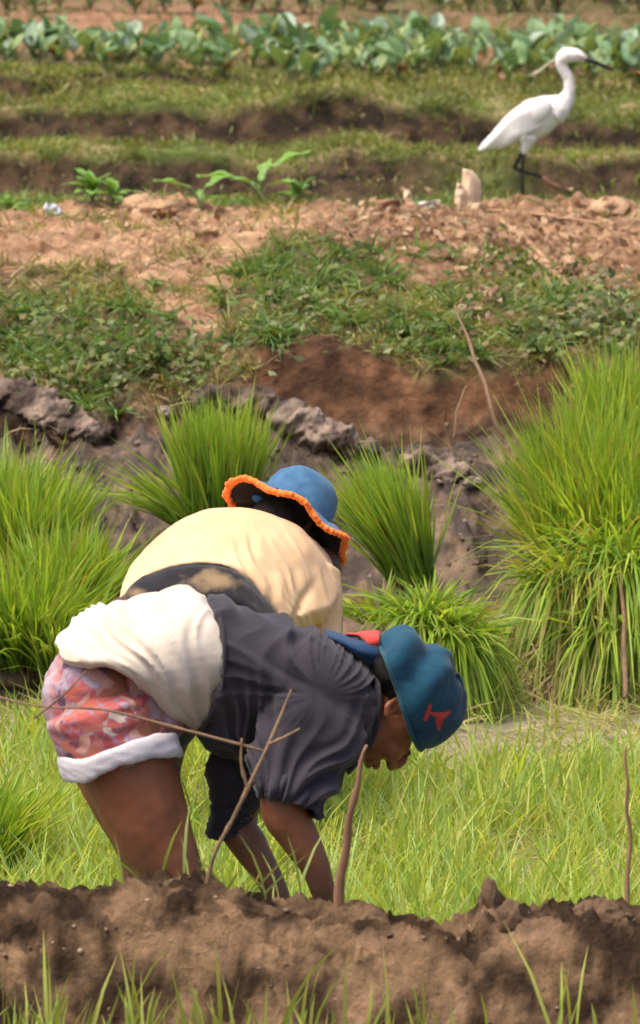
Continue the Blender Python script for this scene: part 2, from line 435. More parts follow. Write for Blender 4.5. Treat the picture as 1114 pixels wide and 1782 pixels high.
ground_part('terraces', 20.85, 24.6, 'earth')
ground_part('far_field', 24.6, 600, 'earth')

def ground_z(x, D):
    z, yo = terrain(np.atleast_1d(x), np.atleast_1d(D)); return z, yo
def gpt(px, D):
    x = (px - 557) / 9700. * D; z, yo = ground_z(x, D); return Vector((x, D + float(yo[0]), float(z[0])))
_tpx = np.arange(-300, 1421, 10.); _tD = np.arange(15.6, 27, .01)
_X = (_tpx[:, None] - 557) / 9700. * _tD[None]; _tz, _ = terrain(_X, np.broadcast_to(_tD, _X.shape))
_tpy = np.minimum.accumulate(project(_X, _tD[None], _tz)[1], axis=1)
def on_ground(px, py):
    """first ground point met along the view ray through a photo point (for placing things)"""
    i = int(np.clip(round((px + 300) / 10), 0, len(_tpx) - 1)); k = int(np.searchsorted(-_tpy[i], -py)); k = min(k, len(_tD) - 1)
    D = _tD[k]; x = (px - 557) / 9700. * D; z = _tz[i, k]
    return Vector((x, D, float(z)))

# ------------------------------------------------------------ grass blades
def blades_mesh(name, base, dirn, L, wd, droop, cb, ct, seed=0, side=None, curl=.12, bend=.25):
    r = np.random.default_rng(seed + 101); n = len(base)
    dirn = dirn / np.linalg.norm(dirn, axis=1)[:, None]
    L = np.broadcast_to(L, (n,)); wd = np.broadcast_to(wd, (n,)); droop = np.broadcast_to(droop, (n,))
    an = r.uniform(0, 2 * math.pi, n)
    if side is None:
        rv = np.stack([np.cos(an), np.sin(an) * .5, r.uniform(-.2, .2, n)], 1)
        side = np.cross(dirn, np.cross(rv, dirn)) 
        side = rv - dirn * (rv * dirn).sum(1)[:, None]
    side = side / (np.linalg.norm(side, axis=1)[:, None] + 1e-6)
    cv = r.normal(size=(n, 3)) * curl; cv[:, 2] *= .3
    hor = dirn.copy(); hor[:, 2] = 0
    T = [0, .3, .62, 1.]; Wd = [.7, 1., .8]
    V = []; C = []
    for i, t in enumerate(T):
        p = base + dirn * (L * t)[:, None] + (cv + hor * bend) * (L * t * t)[:, None]
        p[:, 2] -= droop * L * t * t
        c = cb * (1 - t) + ct * t
        if i < 3:
            V.append(p - side * (wd * Wd[i] * .5)[:, None]); V.append(p + side * (wd * Wd[i] * .5)[:, None]); C += [c, c]
        else: V.append(p); C.append(c)
    V = np.stack(V, 1).reshape(-1, 3); C = np.stack(C, 1).reshape(-1, 3)
    b = (np.arange(n) * 7)[:, None]
    tr = np.array([[0, 1, 3], [0, 3, 2], [2, 3, 5], [2, 5, 4], [4, 5, 6]])
    tris = (b[:, None, :] + tr[None]).reshape(-1, 3)
    return fastmesh(name, V, tris=tris, colors=np.clip(C, .003, 1))
def shades(n, cols, r, var=.25):
    cols = np.array(cols, float); i = r.integers(0, len(cols), n); c = cols[i]
    return c * r.uniform(1 - var, 1 + var, n)[:, None]
def scatter(n, x0, x1, D0, D1, r, wfn=None, perD=False):
    """random ground points; the strip widens with distance"""
    D = r.uniform(D0, D1, n); px = r.uniform(x0, x1, n)
    x = (px - 557) / 9700. * D; z, yo = terrain(x, D)
    qx, qy = project(x, D, z)
    if wfn is not None:
        k = r.random(n) < wfn(qx, qy, D, x); x, D, z, yo, qx, qy = [a[k] for a in (x, D, z, yo, qx, qy)]
    return np.stack([x, D + yo, z - .004], 1), qx, qy
def updir(n, r, sp=.35, bias=(0, 0)):
    return np.stack([r.normal(bias[0], sp, n), r.normal(bias[1], sp, n), np.ones(n)], 1)

# young rice in the field
r = np.random.default_rng(11)
def wf(px, py, D, x):
    cl = np.clip(.62 + 1.3 * pnoise(x * 5, D * 3.2) + .6 * pnoise(x * 14, D * 9), .06, 1)
    edge = 1 - sstep(15.0, 15.5, D + .25 * pnoise(x * 3, 5.) + .50 * sstep(560, 800, px) - .1)
    return cl * (.03 + .97 * edge)
B, qx, qy = scatter(44000, -350, 1460, 11.62, 15.75, r, wf)
n = len(B); y01 = (B[:, 1] - 11.6) / 4
Ln = r.gamma(9, .018, n).clip(.05, .34) * (1.12 - .25 * y01)
cb = shades(n, [(.28, .38, .05), (.35, .46, .07), (.42, .44, .10), (.24, .37, .06)], r)
ct = shades(n, [(.40, .54, .07), (.48, .60, .10), (.56, .62, .17), (.35, .52, .12), (.62, .58, .17), (.36, .55, .20), (.42, .60, .24)], r)
o = link('young_rice', blades_mesh('young_rice', B, updir(n, r, .30, (.03, 0)), Ln, r.uniform(.0035, .0085, n), r.uniform(0, .35, n), cb, ct, 1), M['rice'])
tag(o, 'bright green young rice shoots covering the wet field around the workers', 'rice', kind='stuff')
# low tangle of fallen blades on the mud
r = np.random.default_rng(12)
B, qx, qy = scatter(9000, -300, 1400, 12.6, 15.9, r, lambda px, py, D, x: np.clip(.6 + pnoise(x * 3, D * 3), .1, 1))
n = len(B); B[:, 2] += .01
o = link('fallen_rice_blades', blades_mesh('fallen_rice_blades', B, updir(n, r, 1.8), r.uniform(.05, .2, n), r.uniform(.003, .007, n), .1, shades(n, [(.40, .42, .14), (.30, .38, .12), (.5, .42, .24)], r), shades(n, [(.45, .46, .18), (.55, .46, .26)], r), 2), M['rice'])
tag(o, 'pale yellow green fallen blades lying between the rice shoots', 'rice', kind='stuff')

# grass on the bank slope
r = np.random.default_rng(13)
GCOLS = [(.15, .185, .035), (.21, .24, .05), (.26, .24, .07), (.10, .13, .035), (.32, .25, .11), (.17, .22, .05)]
def slopew(px, py, D, x):
    s, g, ob = zone_masks(px, py, D, x)
    cl = np.clip(.42 + 1.3 * pnoise(x * 6, D * 6, 3.3), .04, 1)
    return np.clip(g * cl + s * .035 + s * .5 * sstep(.15, .4, pnoise(x * 3.3 + 2, D * 3.3)) * (px < 600), 0, 1)
B, qx, qy = scatter(85000, -250, 1360, 17.4, 20.7, r, slopew)
n = len(B)
patch = np.clip(.5 + 1.3 * pnoise(B[:, 0] * 4.5, B[:, 1] * 4.5, 6.), 0, 1)[:, None]
cb = shades(n, GCOLS, r) * (.75 + .6 * patch); ct = shades(n, [(.22, .28, .06), (.30, .32, .09), (.38, .33, .15), (.17, .24, .06), (.32, .25, .12)], r) * (.8 + .5 * patch)
o = link('slope_grass', blades_mesh('slope_grass', B, updir(n, r, .75, (0, -.5)), r.gamma(5, .011, n).clip(.02, .13), r.uniform(.003, .0075, n), r.uniform(0, .9, n), cb, ct, 3), M['leaf'])
tag(o, 'short tangled grass covering the slope of the earth bank', 'grass', kind='stuff')
# coarser blades in tussocks (centre of the slope)
r = np.random.default_rng(14)
BB = []; DD = []; 
for (cx, cy, m, s) in [(470, 520, 380, 60), (520, 480, 260, 60), (590, 540, 200, 50), (480, 590, 160, 30), (620, 470, 180, 50), (700, 560, 180, 60), (880, 470, 220, 60), (860, 560, 320, 70), (930, 600, 160, 50), (740, 610, 150, 50), (60, 560, 260, 60), (150, 620, 260, 60), (240, 560, 200, 50), (290, 640, 180, 50), (30, 630, 160, 40), (200, 690, 120, 40)]:
    for _ in range(max(3, m // 22)):
        c = on_ground(cx + r.normal() * s, cy + r.normal() * s * .45)
        k = 22; a = r.uniform(0, 2 * math.pi, k)
        BB.append(np.array(c)[None] + np.stack([r.normal(size=k) * .012, r.normal(size=k) * .012, np.zeros(k)], 1))
        DD.append(np.stack([np.cos(a) * .8, np.sin(a) * .6 - .5, r.uniform(.5, 1.3, k)], 1))
B = np.concatenate(BB); Dn = np.concatenate(DD); n = len(B)
o = link('slope_tussocks', blades_mesh('slope_tussocks', B, Dn, r.uniform(.06, .15, n), r.uniform(.005, .010, n), r.uniform(.1, .8, n), shades(n, [(.09, .17, .035), (.07, .14, .04), (.13, .21, .05)], r), shades(n, [(.19, .31, .07), (.15, .27, .10), (.27, .35, .10)], r), 4), M['leaf'])
tag(o, 'broader bladed green tussocks growing on the slope', 'grass', kind='stuff')
# dry stalks and roots hanging on the slope
r = np.random.default_rng(15)
B, qx, qy = scatter(7000, -200, 1300, 17.4, 20.6, r, lambda px, py, D, x: np.clip(.25 + .9 * pnoise(x * 3, D * 3, 7), .05, 1))
n = len(B)
o = link('dry_grass_litter', blades_mesh('dry_grass_litter', B, updir(n, r, 1.6, (0, -.7)), r.uniform(.03, .13, n), r.uniform(.002, .006, n), r.uniform(0, .5, n), shades(n, [(.30, .22, .12), (.42, .32, .18), (.22, .14, .08)], r), shades(n, [(.48, .38, .22), (.36, .26, .14)], r), 5), M['dry'])
tag(o, 'dry straw coloured stalks strewn over the bank', 'dry grass', kind='stuff')
# terraces behind: short turf
r = np.random.default_rng(16)
def terw(px, py, D, x):
    Dw = D + warp(x, D); D_ = D; D = Dw
    face = sstep(22.65, 22.8, D) * (1 - sstep(22.9, 23.0, D)) + sstep(23.5, 23.6, D) * (1 - sstep(23.68, 23.78, D))
    D = D_
    face = face * (1 - np.exp(-((px - 835) / 75) ** 2) * (Dw < 23.2))
    return np.clip((1 - .88 * face) * (.62 + 1.0 * pnoise(x * 3, D * 4, 1.)), .08, 1)
B, qx, qy = scatter(90000, -180, 1300, 20.8, 24.7, r, terw)
n = len(B); k = np.clip(.5 + 1.2 * pnoise(B[:, 0] * 2.2, B[:, 1] * 3), 0, 1)[:, None]
lowg = (B[:, 1] < 22.7)[:, None]
cb = shades(n, [(.10, .15, .03), (.14, .17, .045), (.18, .17, .06)], r) * (.8 + .4 * k); ct = np.where(lowg, shades(n, [(.15, .30, .06), (.18, .32, .09)], r), shades(n, [(.21, .29, .05), (.28, .31, .08), (.36, .31, .13)], r) * (.8 + .5 * k))
o = link('terrace_turf', blades_mesh('terrace_turf', B, updir(n, r, .5, (0, -.15)), r.gamma(5, .008, n).clip(.015, .09), r.uniform(.004, .009, n), r.uniform(0, .6, n), cb, ct, 6), M['leaf'])
tag(o, 'short yellow green turf on the terraces behind the bank', 'grass', kind='stuff')
# near blades at the bottom edge
r = np.random.default_rng(17)
pts = []
for i in range(92):
    px = r.uniform(-150, 1260)
    if r.random() < .45: px = r.choice([40, 60, 190, 420, 470, 560, 690, 20]) + r.normal() * 45
    for _ in range(r.integers(2, 9) if px < 640 else r.integers(1, 4)): pts.append((px + r.normal() * 9, r.uniform(10.74, 10.93)))
B = np.array([gpt(a, d) for a, d in pts]); n = len(B)
o = link('near_grass_blades', blades_mesh('near_grass_blades', B, updir(n, r, .17), r.gamma(5, .029, n).clip(.05, .36), r.uniform(.005, .0085, n), r.uniform(0, .25, n), shades(n, [(.20, .28, .04), (.26, .32, .05)], r), shades(n, [(.42, .50, .09), (.52, .54, .14), (.32, .44, .08)], r), 7), M['leaf'])
tag(o, 'thin green blades rising in front of the near mud bank', 'grass', kind='stuff')
# a few blades on the crest of the near bank
r = np.random.default_rng(18); pts = []
for px, m in [(250, 7), (330, 5), (430, 12), (470, 9), (520, 5), (215, 4), (395, 5)]:
    for _ in range(m): pts.append((px + r.normal() * 16, r.uniform(11.25, 11.38)))
B = np.array([gpt(a, d) for a, d in pts]); n = len(B)
o = link('crest_grass', blades_mesh('crest_grass', B, updir(n, r, .38), r.uniform(.05, .19, n), r.uniform(.004, .007, n), .15, shades(n, [(.2, .28, .06)], r), shades(n, [(.4, .48, .14), (.5, .5, .2)], r), 8), M['leaf'])
tag(o, 'sparse grass blades on top of the near mud bank', 'grass', kind='stuff')
# ------------------------------------------------------------ people: shared builders
def frame_from(u, f):
    u = Vector(u).normalized(); f = Vector(f); f = (f - u * f.dot(u)).normalized(); s = f.cross(u)   # local x = side, y = forward, z = up
    return Matrix((s, f, u)).transposed()
def tri_tube(mb, pts, rad, seg=16, **k):
    P = resample([tuple(p) for p in pts], (len(pts) - 1) * 4 + 1)
    R = [float(v[0]) for v in resample([(q,) for q in rad], (len(pts) - 1) * 4 + 1)]
    mb.tube(P, R, seg, **k); mb.ell(P[0], (R[0] * .98,) * 3, seg=16, rings=10); mb.ell(P[-1], (R[-1] * .98,) * 3, seg=16, rings=10)
def head_solid(mb, o, F, k=1.0, ear=True, cr=(.070, .090, .066, .034)):
    def e(c, r, fr=None): mb.ell(o + F @ (Vector(c) * k), [q * k for q in r], F if fr is None else F @ fr)
    e((0, -.012, cr[3]), cr[:3]); e((0, .033, .012), (.064, .062, .070))
    e((0, .048, -.03), (.056, .058, .07)); e((0, .055, -.075), (.046, .045, .036)); e((0, .088, -.092), (.022, .020, .020))
    e((0, .083, .045), (.050, .022, .03)); 
    for s in (-1, 1):
        e((s * .028, .098, .031), (.024, .010, .009)); e((s * .036, .074, -.02), (.023, .024, .022))
        e((s * .031, .088, .010), (.016, .015, .012)); e((s * .014, .113, -.028), (.010, .012, .009))
        e((s * .045, .03, -.065), (.018, .035, .030))
        if ear:
            R = Matrix.Rotation(s * .35, 3, 'Z') 
            cx = Vector((s * .076, -.004, .004))
            for i in range(11):
                a = -2.2 + i * .43
                p = cx + Vector((s * .003, -.012 * math.cos(a) - .006, .028 * math.sin(a) + .002)); 
                e(p, (.0065, .0055, .0055))
            e(cx + Vector((-.002 * s, .0, 0)), (.007, .014, .024)); e(cx + Vector((.004 * s, .002, -.024)), (.006, .007, .010))
    mb.tube([o + F @ (Vector(p) * k) for p in [(0, .096, .03), (0, .108, .005), (0, .120, -.020)]], [.008 * k, .010 * k, .013 * k], 12)
    e((0, .120, -.024), (.012, .010, .011))
    e((0, .110, -.052), (.025, .012, .008)); e((0, .107, -.067), (.021, .012, .008)); e((0, .098, -.06), (.03, .012, .016))
def hand_solid(mb, w, d, n, k=1.0, thumb=1, curl=.9):
    """palm and five bent fingers; w wrist, d towards the fingers, n palm normal (fingers curl that way)"""
    d = Vector(d).normalized(); n = Vector(n); n = (n - d * n.dot(d)).normalized(); s = d.cross(n)
    pc = w + d * .045 * k; F = Matrix((s, d, n)).transposed()
    mb.ell(pc, (.040 * k, .050 * k, .016 * k), F); mb.ell(w + d * .01, (.026 * k, .03 * k, .02 * k), F)
    for i, (off, ln) in enumerate([(-.030, .072), (-.010, .082), (.010, .077), (.029, .060)]):
        p = w + d * (.080 - abs(off) * .25) * k + s * off * k; P = [w + d * .05 * k + s * off * k * .8, p]; a = .2 + .08 * i
        for seg in (.45, .32, .23):
            a += curl * .45; p = p + (d * math.cos(a) + n * math.sin(a)) * ln * seg * k; P.append(p)
        mb.tube(P, [.010 * k, .0095 * k, .0088 * k, .0078 * k, .0062 * k], 10)
    P = [w + d * .02 * k - s * .022 * k * thumb, w + d * .045 * k - s * .048 * k * thumb + n * .012, w + d * .070 * k - s * .052 * k * thumb + n * .03, w + d * .088 * k - s * .044 * k * thumb + n * .042]
    mb.tube(P, [.015 * k, .012 * k, .0105 * k, .008 * k], 10)
def foot_solid(mb, ank, fwd, k=1.0):
    f = Vector(fwd).normalized(); u = Vector((0, 0, 1)); s = f.cross(u)
    F = Matrix((s, f, u)).transposed()
    mb.ell(ank + f * .07 * k - u * .045 * k, (.042 * k, .11 * k, .032 * k), F); mb.ell(ank - f * .02 * k - u * .04 * k, (.032 * k, .04 * k, .035 * k), F)
    for i in range(5):
        q = ank + f * (.17 - .012 * i) * k + s * (-.028 + .015 * i) * k - u * .062 * k
        mb.ell(q, ((.013 - .0014 * i) * k, .022 * k, .011 * k), F, 10, 8)

def mat_skin(name, color):
    m, nt, o = newmat(name); L = nt.links.new
    b = N(nt, 'ShaderNodeBsdfPrincipled', Roughness=.5); b.inputs['Specular IOR Level'].default_value = .4
    b.inputs['Subsurface Weight'].default_value = .12; b.inputs['Subsurface Radius'].default_value = (.012, .005, .003)
    tc = N(nt, 'ShaderNodeTexCoord')
    n1 = N(nt, 'ShaderNodeTexNoise', Scale=9.0, Detail=7.0, Roughness=.6); L(tc.outputs['Object'], n1.inputs['Vector'])
    cr = N(nt, 'ShaderNodeValToRGB'); L(n1.outputs['Fac'], cr.inputs[0])
    cr.color_ramp.elements[0].position = .3; cr.color_ramp.elements[1].position = .72
    at_ = N(nt, 'ShaderNodeVertexColor', layer_name='Col'); mudmx = N(nt, 'ShaderNodeMixRGB'); sc_ = N(nt, 'ShaderNodeSeparateColor'); L(at_.outputs['Color'], sc_.inputs[0]); L(sc_.outputs[0], mudmx.inputs[0]); mudmx.inputs[2].default_value = (.075, .055, .042, 1)
    cr.color_ramp.elements[0].color = (color[0] * .68, color[1] * .62, color[2] * .62, 1); cr.color_ramp.elements[1].color = (color[0] * 1.25, color[1] * 1.2, color[2] * 1.15, 1)
    L(cr.outputs[0], mudmx.inputs[1]); L(mudmx.outputs[0], b.inputs['Base Color'])
    n2 = N(nt, 'ShaderNodeTexNoise', Scale=220.0, Detail=5.0); L(tc.outputs['Object'], n2.inputs['Vector'])
    bp = N(nt, 'ShaderNodeBump', Strength=.25, Distance=.002); L(n2.outputs['Fac'], bp.inputs['Height']); L(bp.outputs[0], b.inputs['Normal'])
    L(b.outputs[0], o.inputs[0]); return m
def mat_cloth(name, c1, c2, scale=6, rough=.9, weave=350, sheen=.15, attr=False, bump=.35):
    m, nt, o = newmat(name); L = nt.links.new
    b = N(nt, 'ShaderNodeBsdfPrincipled', Roughness=rough); b.inputs['Specular IOR Level'].default_value = .15; b.inputs['Sheen Weight'].default_value = sheen
    tc = N(nt, 'ShaderNodeTexCoord')
    n1 = N(nt, 'ShaderNodeTexNoise', Scale=float(scale), Detail=8.0, Roughness=.65); L(tc.outputs['Object'], n1.inputs['Vector'])
    cr = N(nt, 'ShaderNodeValToRGB'); L(n1.outputs['Fac'], cr.inputs[0])
    cr.color_ramp.elements[0].position = .3; cr.color_ramp.elements[1].position = .68
    cr.color_ramp.elements[0].color = (*c1, 1); cr.color_ramp.elements[1].color = (*c2, 1)
    src = cr.outputs[0]
    if attr:
        a = N(nt, 'ShaderNodeVertexColor', layer_name='Col'); mm = N(nt, 'ShaderNodeMixRGB', blend_type='MULTIPLY'); mm.inputs[0].default_value = 1
        L(a.outputs['Color'], mm.inputs[1]); L(src, mm.inputs[2]); src = mm.outputs[0]
    L(src, b.inputs['Base Color'])
    n2 = N(nt, 'ShaderNodeTexNoise', Scale=float(weave), Detail=3.0); L(tc.outputs['Object'], n2.inputs['Vector'])
    n3 = N(nt, 'ShaderNodeTexNoise', Scale=22.0, Detail=3.0, Roughness=.5); L(tc.outputs['Object'], n3.inputs['Vector'])
    ad = N(nt, 'ShaderNodeMath', operation='MULTIPLY_ADD'); L(n2.outputs['Fac'], ad.inputs[0]); ad.inputs[1].default_value = .25; L(n3.outputs['Fac'], ad.inputs[2])
    bp = N(nt, 'ShaderNodeBump', Strength=bump, Distance=.006); L(ad.outputs[0], bp.inputs['Height']); L(bp.outputs[0], b.inputs['Normal'])
    L(b.outputs[0], o.inputs[0]); return m
M['skin'] = mat_skin('brown_skin', (.26, .102, .050))
M['skinb'] = mat_skin('dark_skin', (.09, .04, .025))
M['jacket'] = mat_cloth('charcoal_cloth', (.026, .024, .032), (.050, .044, .055))
M['white'] = mat_cloth('off_white_cotton', (.50, .41, .31), (.74, .67, .58), 5, bump=.25)
M['cuff'] = mat_cloth('pale_lining', (.50, .48, .52), (.66, .63, .65), 14)
M['hat'] = mat_cloth('teal_felt', (.005, .035, .068), (.012, .072, .118), 14, bump=.9)
M['navy'] = mat_cloth('blue_cloth', (.008, .028, .075), (.016, .055, .125), 12)
M['red'] = mat_cloth('red_cloth', (.34, .025, .025), (.52, .07, .05), 25)
M['cream'] = mat_cloth('yellow_cream_cotton', (.62, .38, .20), (.78, .53, .32), 4)
M['black'] = mat_cloth('black_cloth', (.7, .7, .7), (1, 1, 1), 14, attr=True)
M['orange'] = mat_cloth('orange_crochet', (.85, .14, .02), (1., .26, .05), 60, bump=.8)
M['denim'] = mat_cloth('blue_denim', (.030, .090, .18), (.065, .165, .29), 22, bump=.5)
M['brimunder'] = mat_cloth('dark_brim_lining', (.012, .008, .010), (.028, .02, .022), 10)
M['hair'] = mat_var('black_hair', (.008, .006, .005), rough=.6, vary=.4, scale=30, bump=.8, bscale=70, stretch=(4, 4, 1))
def mat_floral():
    m, nt, o = newmat('floral_print'); L = nt.links.new
    b = N(nt, 'ShaderNodeBsdfPrincipled', Roughness=.85)
    tc = N(nt, 'ShaderNodeTexCoord')
    nz = N(nt, 'ShaderNodeTexNoise', Scale=14.0, Detail=3.0); L(tc.outputs['Object'], nz.inputs['Vector'])
    ad = N(nt, 'ShaderNodeMixRGB', blend_type='ADD'); ad.inputs[0].default_value = .10; L(tc.outputs['Object'], ad.inputs[1]); L(nz.outputs['Color'], ad.inputs[2])
    v1 = N(nt, 'ShaderNodeTexVoronoi', Scale=34.0); L(ad.outputs[0], v1.inputs['Vector'])
    sp = N(nt, 'ShaderNodeSeparateColor'); L(v1.outputs['Color'], sp.inputs[0])
    cr = N(nt, 'ShaderNodeValToRGB'); cr.color_ramp.interpolation = 'CONSTANT'; L(sp.outputs[0], cr.inputs[0])
    cols = [(0, (.36, .075, .06)), (.22, (.42, .13, .085)), (.42, (.33, .06, .065)), (.58, (.42, .22, .17)), (.70, (.30, .24, .29)), (.82, (.42, .08, .06)), (.92, (.50, .38, .32)), (.965, (.10, .05, .09))]
    e = cr.color_ramp.elements; e[0].color = (*cols[0][1], 1); e[1].position = cols[1][0]; e[1].color = (*cols[1][1], 1)
    for p, c in cols[2:]: q = e.new(p); q.color = (*c, 1)
    v2 = N(nt, 'ShaderNodeTexVoronoi', Scale=34.0, feature='DISTANCE_TO_EDGE'); L(ad.outputs[0], v2.inputs['Vector'])
    mr = N(nt, 'ShaderNodeMapRange'); L(v2.outputs['Distance'], mr.inputs[0]); mr.inputs['From Min'].default_value = .015; mr.inputs['From Max'].default_value = .07
    mx = N(nt, 'ShaderNodeMixRGB'); L(mr.outputs[0], mx.inputs[0]); mx.inputs[1].default_value = (.26, .14, .20, 1); L(cr.outputs[0], mx.inputs[2])
    # faded lavender panel where the print thins out
    a = N(nt, 'ShaderNodeVertexColor', layer_name='Col'); mx2 = N(nt, 'ShaderNodeMixRGB'); 
    s2 = N(nt, 'ShaderNodeSeparateColor'); L(a.outputs['Color'], s2.inputs[0]); L(s2.outputs[0], mx2.inputs[0]); L(mx.outputs[0], mx2.inputs[1]); 
    n4 = N(nt, 'ShaderNodeTexNoise', Scale=22.0, Detail=4.0); L(tc.outputs['Object'], n4.inputs['Vector'])
    c4 = N(nt, 'ShaderNodeValToRGB'); L(n4.outputs['Fac'], c4.inputs[0]); c4.color_ramp.elements[0].position = .42; c4.color_ramp.elements[1].position = .6
    c4.color_ramp.elements[0].color = (.36, .22, .24, 1); c4.color_ramp.elements[1].color = (.42, .37, .42, 1)
    L(c4.outputs[0], mx2.inputs[2]); L(mx2.outputs[0], b.inputs['Base Color'])
    n3 = N(nt, 'ShaderNodeTexNoise', Scale=38.0, Detail=6.0); L(tc.outputs['Object'], n3.inputs['Vector'])
    bp = N(nt, 'ShaderNodeBump', Strength=.3, Distance=.006); L(n3.outputs['Fac'], bp.inputs['Height']); L(bp.outputs[0], b.inputs['Normal'])
    L(b.outputs[0], o.inputs[0]); return m
M['floral'] = mat_floral()

def fan_folds(focus, k, amp, zamp=1.0, seed=0, axis='xz'):
    """folds of cloth radiating from a focus point (in the plane of the body)"""
    f = np.array(focus)
    def fn(co, no):
        d = co - f; th = np.arctan2(d[:, 2], d[:, 0]); rr = np.hypot(d[:, 0], d[:, 2])
        th = th + .25 * pnoise(co[:, 0] * 6, co[:, 1] * 6, co[:, 2] * 6)
        q = pnoise(th * k + seed, rr * 2.5, co[:, 1] * 2) 
        s = np.clip(1 - 3.0 * np.abs(q) ** .85, -1, 1)
        return amp * s * sstep(.02, .12, rr) * (.55 + .9 * np.clip(.5 + pnoise(co[:, 0] * 5 + seed, co[:, 1] * 5, co[:, 2] * 5), 0, 1))
    return fn

# ------------------------------------------------------------ woman at the front
YA = 12.0
def PA(x, y, d=0.): return at(x, y, YA + d)
wa = empty('person', PA(290, 1870, 0) * 1.0); wa.location.z = 0
tag(wa, 'person bent double in charcoal jacket, white shirt and floral shorts, planting rice in front', 'person')
mb = MB()
# torso, limbs
tri_tube(mb, [PA(185, 1215), PA(280, 1165), PA(370, 1160), PA(470, 1185), PA(560, 1215), PA(610, 1232)], [.115, .105, .095, .11, .105, .06])
for s in (-1, 1): mb.ell(PA(178, 1210, s * .07), (.09, .09, .10))
tri_tube(mb, [PA(610, 1225), PA(655, 1225), PA(690, 1205)], [.058, .056, .058])
KN = [PA(200, 1270, -.085), PA(236, 1370, -.095), PA(266, 1450, -.10), PA(293, 1510, -.10), PA(308, 1570, -.10), PA(300, 1690, -.09), PA(285, 1825, -.08)]
tri_tube(mb, KN, [.110, .100, .086, .073, .066, .054, .036], 24)
KF = [p + Vector((-.065, .19, .03)) for p in KN]; tri_tube(mb, KF, [.105, .092, .078, .067, .06, .05, .034], 20)
for K in (KN, KF):
    an = K[-1].copy(); an.z = .075; mb.tube([K[-1], an], .035, 12); foot_solid(mb, an, (1, .1, 0))
AN = [PA(545, 1255, -.10), PA(512, 1330, -.145), PA(492, 1400, -.165), PA(516, 1450, -.16), PA(547, 1505, -.16), PA(566, 1562, -.15)]
tri_tube(mb, AN, [.050, .047, .050, .045, .033, .026], 20)
hand_solid(mb, PA(566, 1562, -.15), (.25, .1, -1), (-.3, 1, 0), 1.0, 1)
AF = [PA(545, 1260, .12), PA(450, 1350, .13), PA(412, 1425, .12), PA(436, 1475, .10), PA(468, 1528, .08), PA(492, 1580, .06)]
tri_tube(mb, AF, [.058, .050, .044, .040, .031, .025], 20)
hand_solid(mb, PA(492, 1580, .06), (.35, -.1, -1), (-.3, -1, 0), 1.0, -1)
# head
YAW = .17
uA = Vector((.95, 0, .31)); fA = Vector((.25, YAW, -.93))
FC = frame_from(uA, fA)                      # the cap sits at its own angle
FA = frame_from(Vector((.985, .03, .14)), Vector((.13, .27, -.95)))
FA = FA @ Matrix.Diagonal((1, 1.17, 1)); HA = PA(687, 1212, -.0) ; kA = 1.22
HA = PA(690, 1206, -.02)
head_solid(mb, HA, FA, kA, cr=(.064, .076, .058, .032))
HC_ = PA(687, 1213, -.02)
def capclamp(co, lim):
    Fm = np.array(FC); q = ((co - np.array(HC_)) @ Fm) / 1.14 - np.array([0, -.004, .012])
    rr = np.sqrt((q[:, 0] / .092) ** 2 + (q[:, 1] / .122) ** 2 + (np.maximum(q[:, 2], 0) / .118) ** 2)
    t = sstep(-.035, -.005, q[:, 2]) * (rr < 1.9)
    s = np.where(rr > lim, lim / np.maximum(rr, 1e-6), 1.); s = 1 + (s - 1) * t
    q2 = q * s[:, None]
    return ((q2 - q) * 1.14) @ Fm.T
def dispA(co, no):
    return capclamp(co, .78) + no * (.0015 * fbm(co[:, 0] * 18, co[:, 1] * 18, co[:, 2] * 18, 2))[:, None]
def mudcol(co, no):
    z = co[:, 2]; n_ = fbm(co[:, 0] * 14, co[:, 1] * 14, z * 14, 4)
    t = np.clip((1 - sstep(.30, .56, z + .10 * n_)) * .65 + .25 * sstep(.25, .7, n_) * (z < .8), 0, 1) 
    return np.stack([t, t, t], 1)
bodyA = mb.remesh('body', M['skin'], wa, voxel=.0042, smooth=5, disp=dispA, colfn=mudcol)
def HP(p): return HA + FA @ (Vector(p) * kA)
bodybv = BVHTree.FromPolygons([v.co[:] for v in bodyA.data.vertices], [p.vertices[:] for p in bodyA.data.polygons])
def SK(p):
    q = HP(p); n_ = bodybv.find_nearest(q); return n_[0] + n_[1] * .0008
# facial details on the near side (local x sign towards the camera)
SG = -1 if (FA @ Vector((1, 0, 0))).y > 0 else 1
for s in (-1, 1):
    mb = MB(); mb.tube([SK((s * .017, .1045, .008)), SK((s * .026, .1065, .003)), SK((s * .036, .103, .003)), SK((s * .046, .094, .007))], [.001, .0018, .0018, .001], 8)
    mb.build('eyelash', M['hair'], wa)
    mb = MB(); mb.tube([SK((s * .012, .111, .026)), SK((s * .026, .110, .030)), SK((s * .042, .101, .030)), SK((s * .053, .088, .026))], [.003, .005, .0045, .002], 8, flat=(.5, 1))
    mb.build('eyebrow', M['hair'], wa)
mb = MB(); mb.tube([SK((-.027, .108, -.0605)), SK((-.012, .1195, -.059)), SK((0, .121, -.0595)), SK((.012, .1195, -.059)), SK((.027, .108, -.0605))], [.001, .003, .003, .003, .001], 8, flat=(.6, 1))
M['lip'] = mat_var('lip_skin', (.11, .035, .028), rough=.5, vary=.1, bump=0); mb.build('lips', M['lip'], wa)
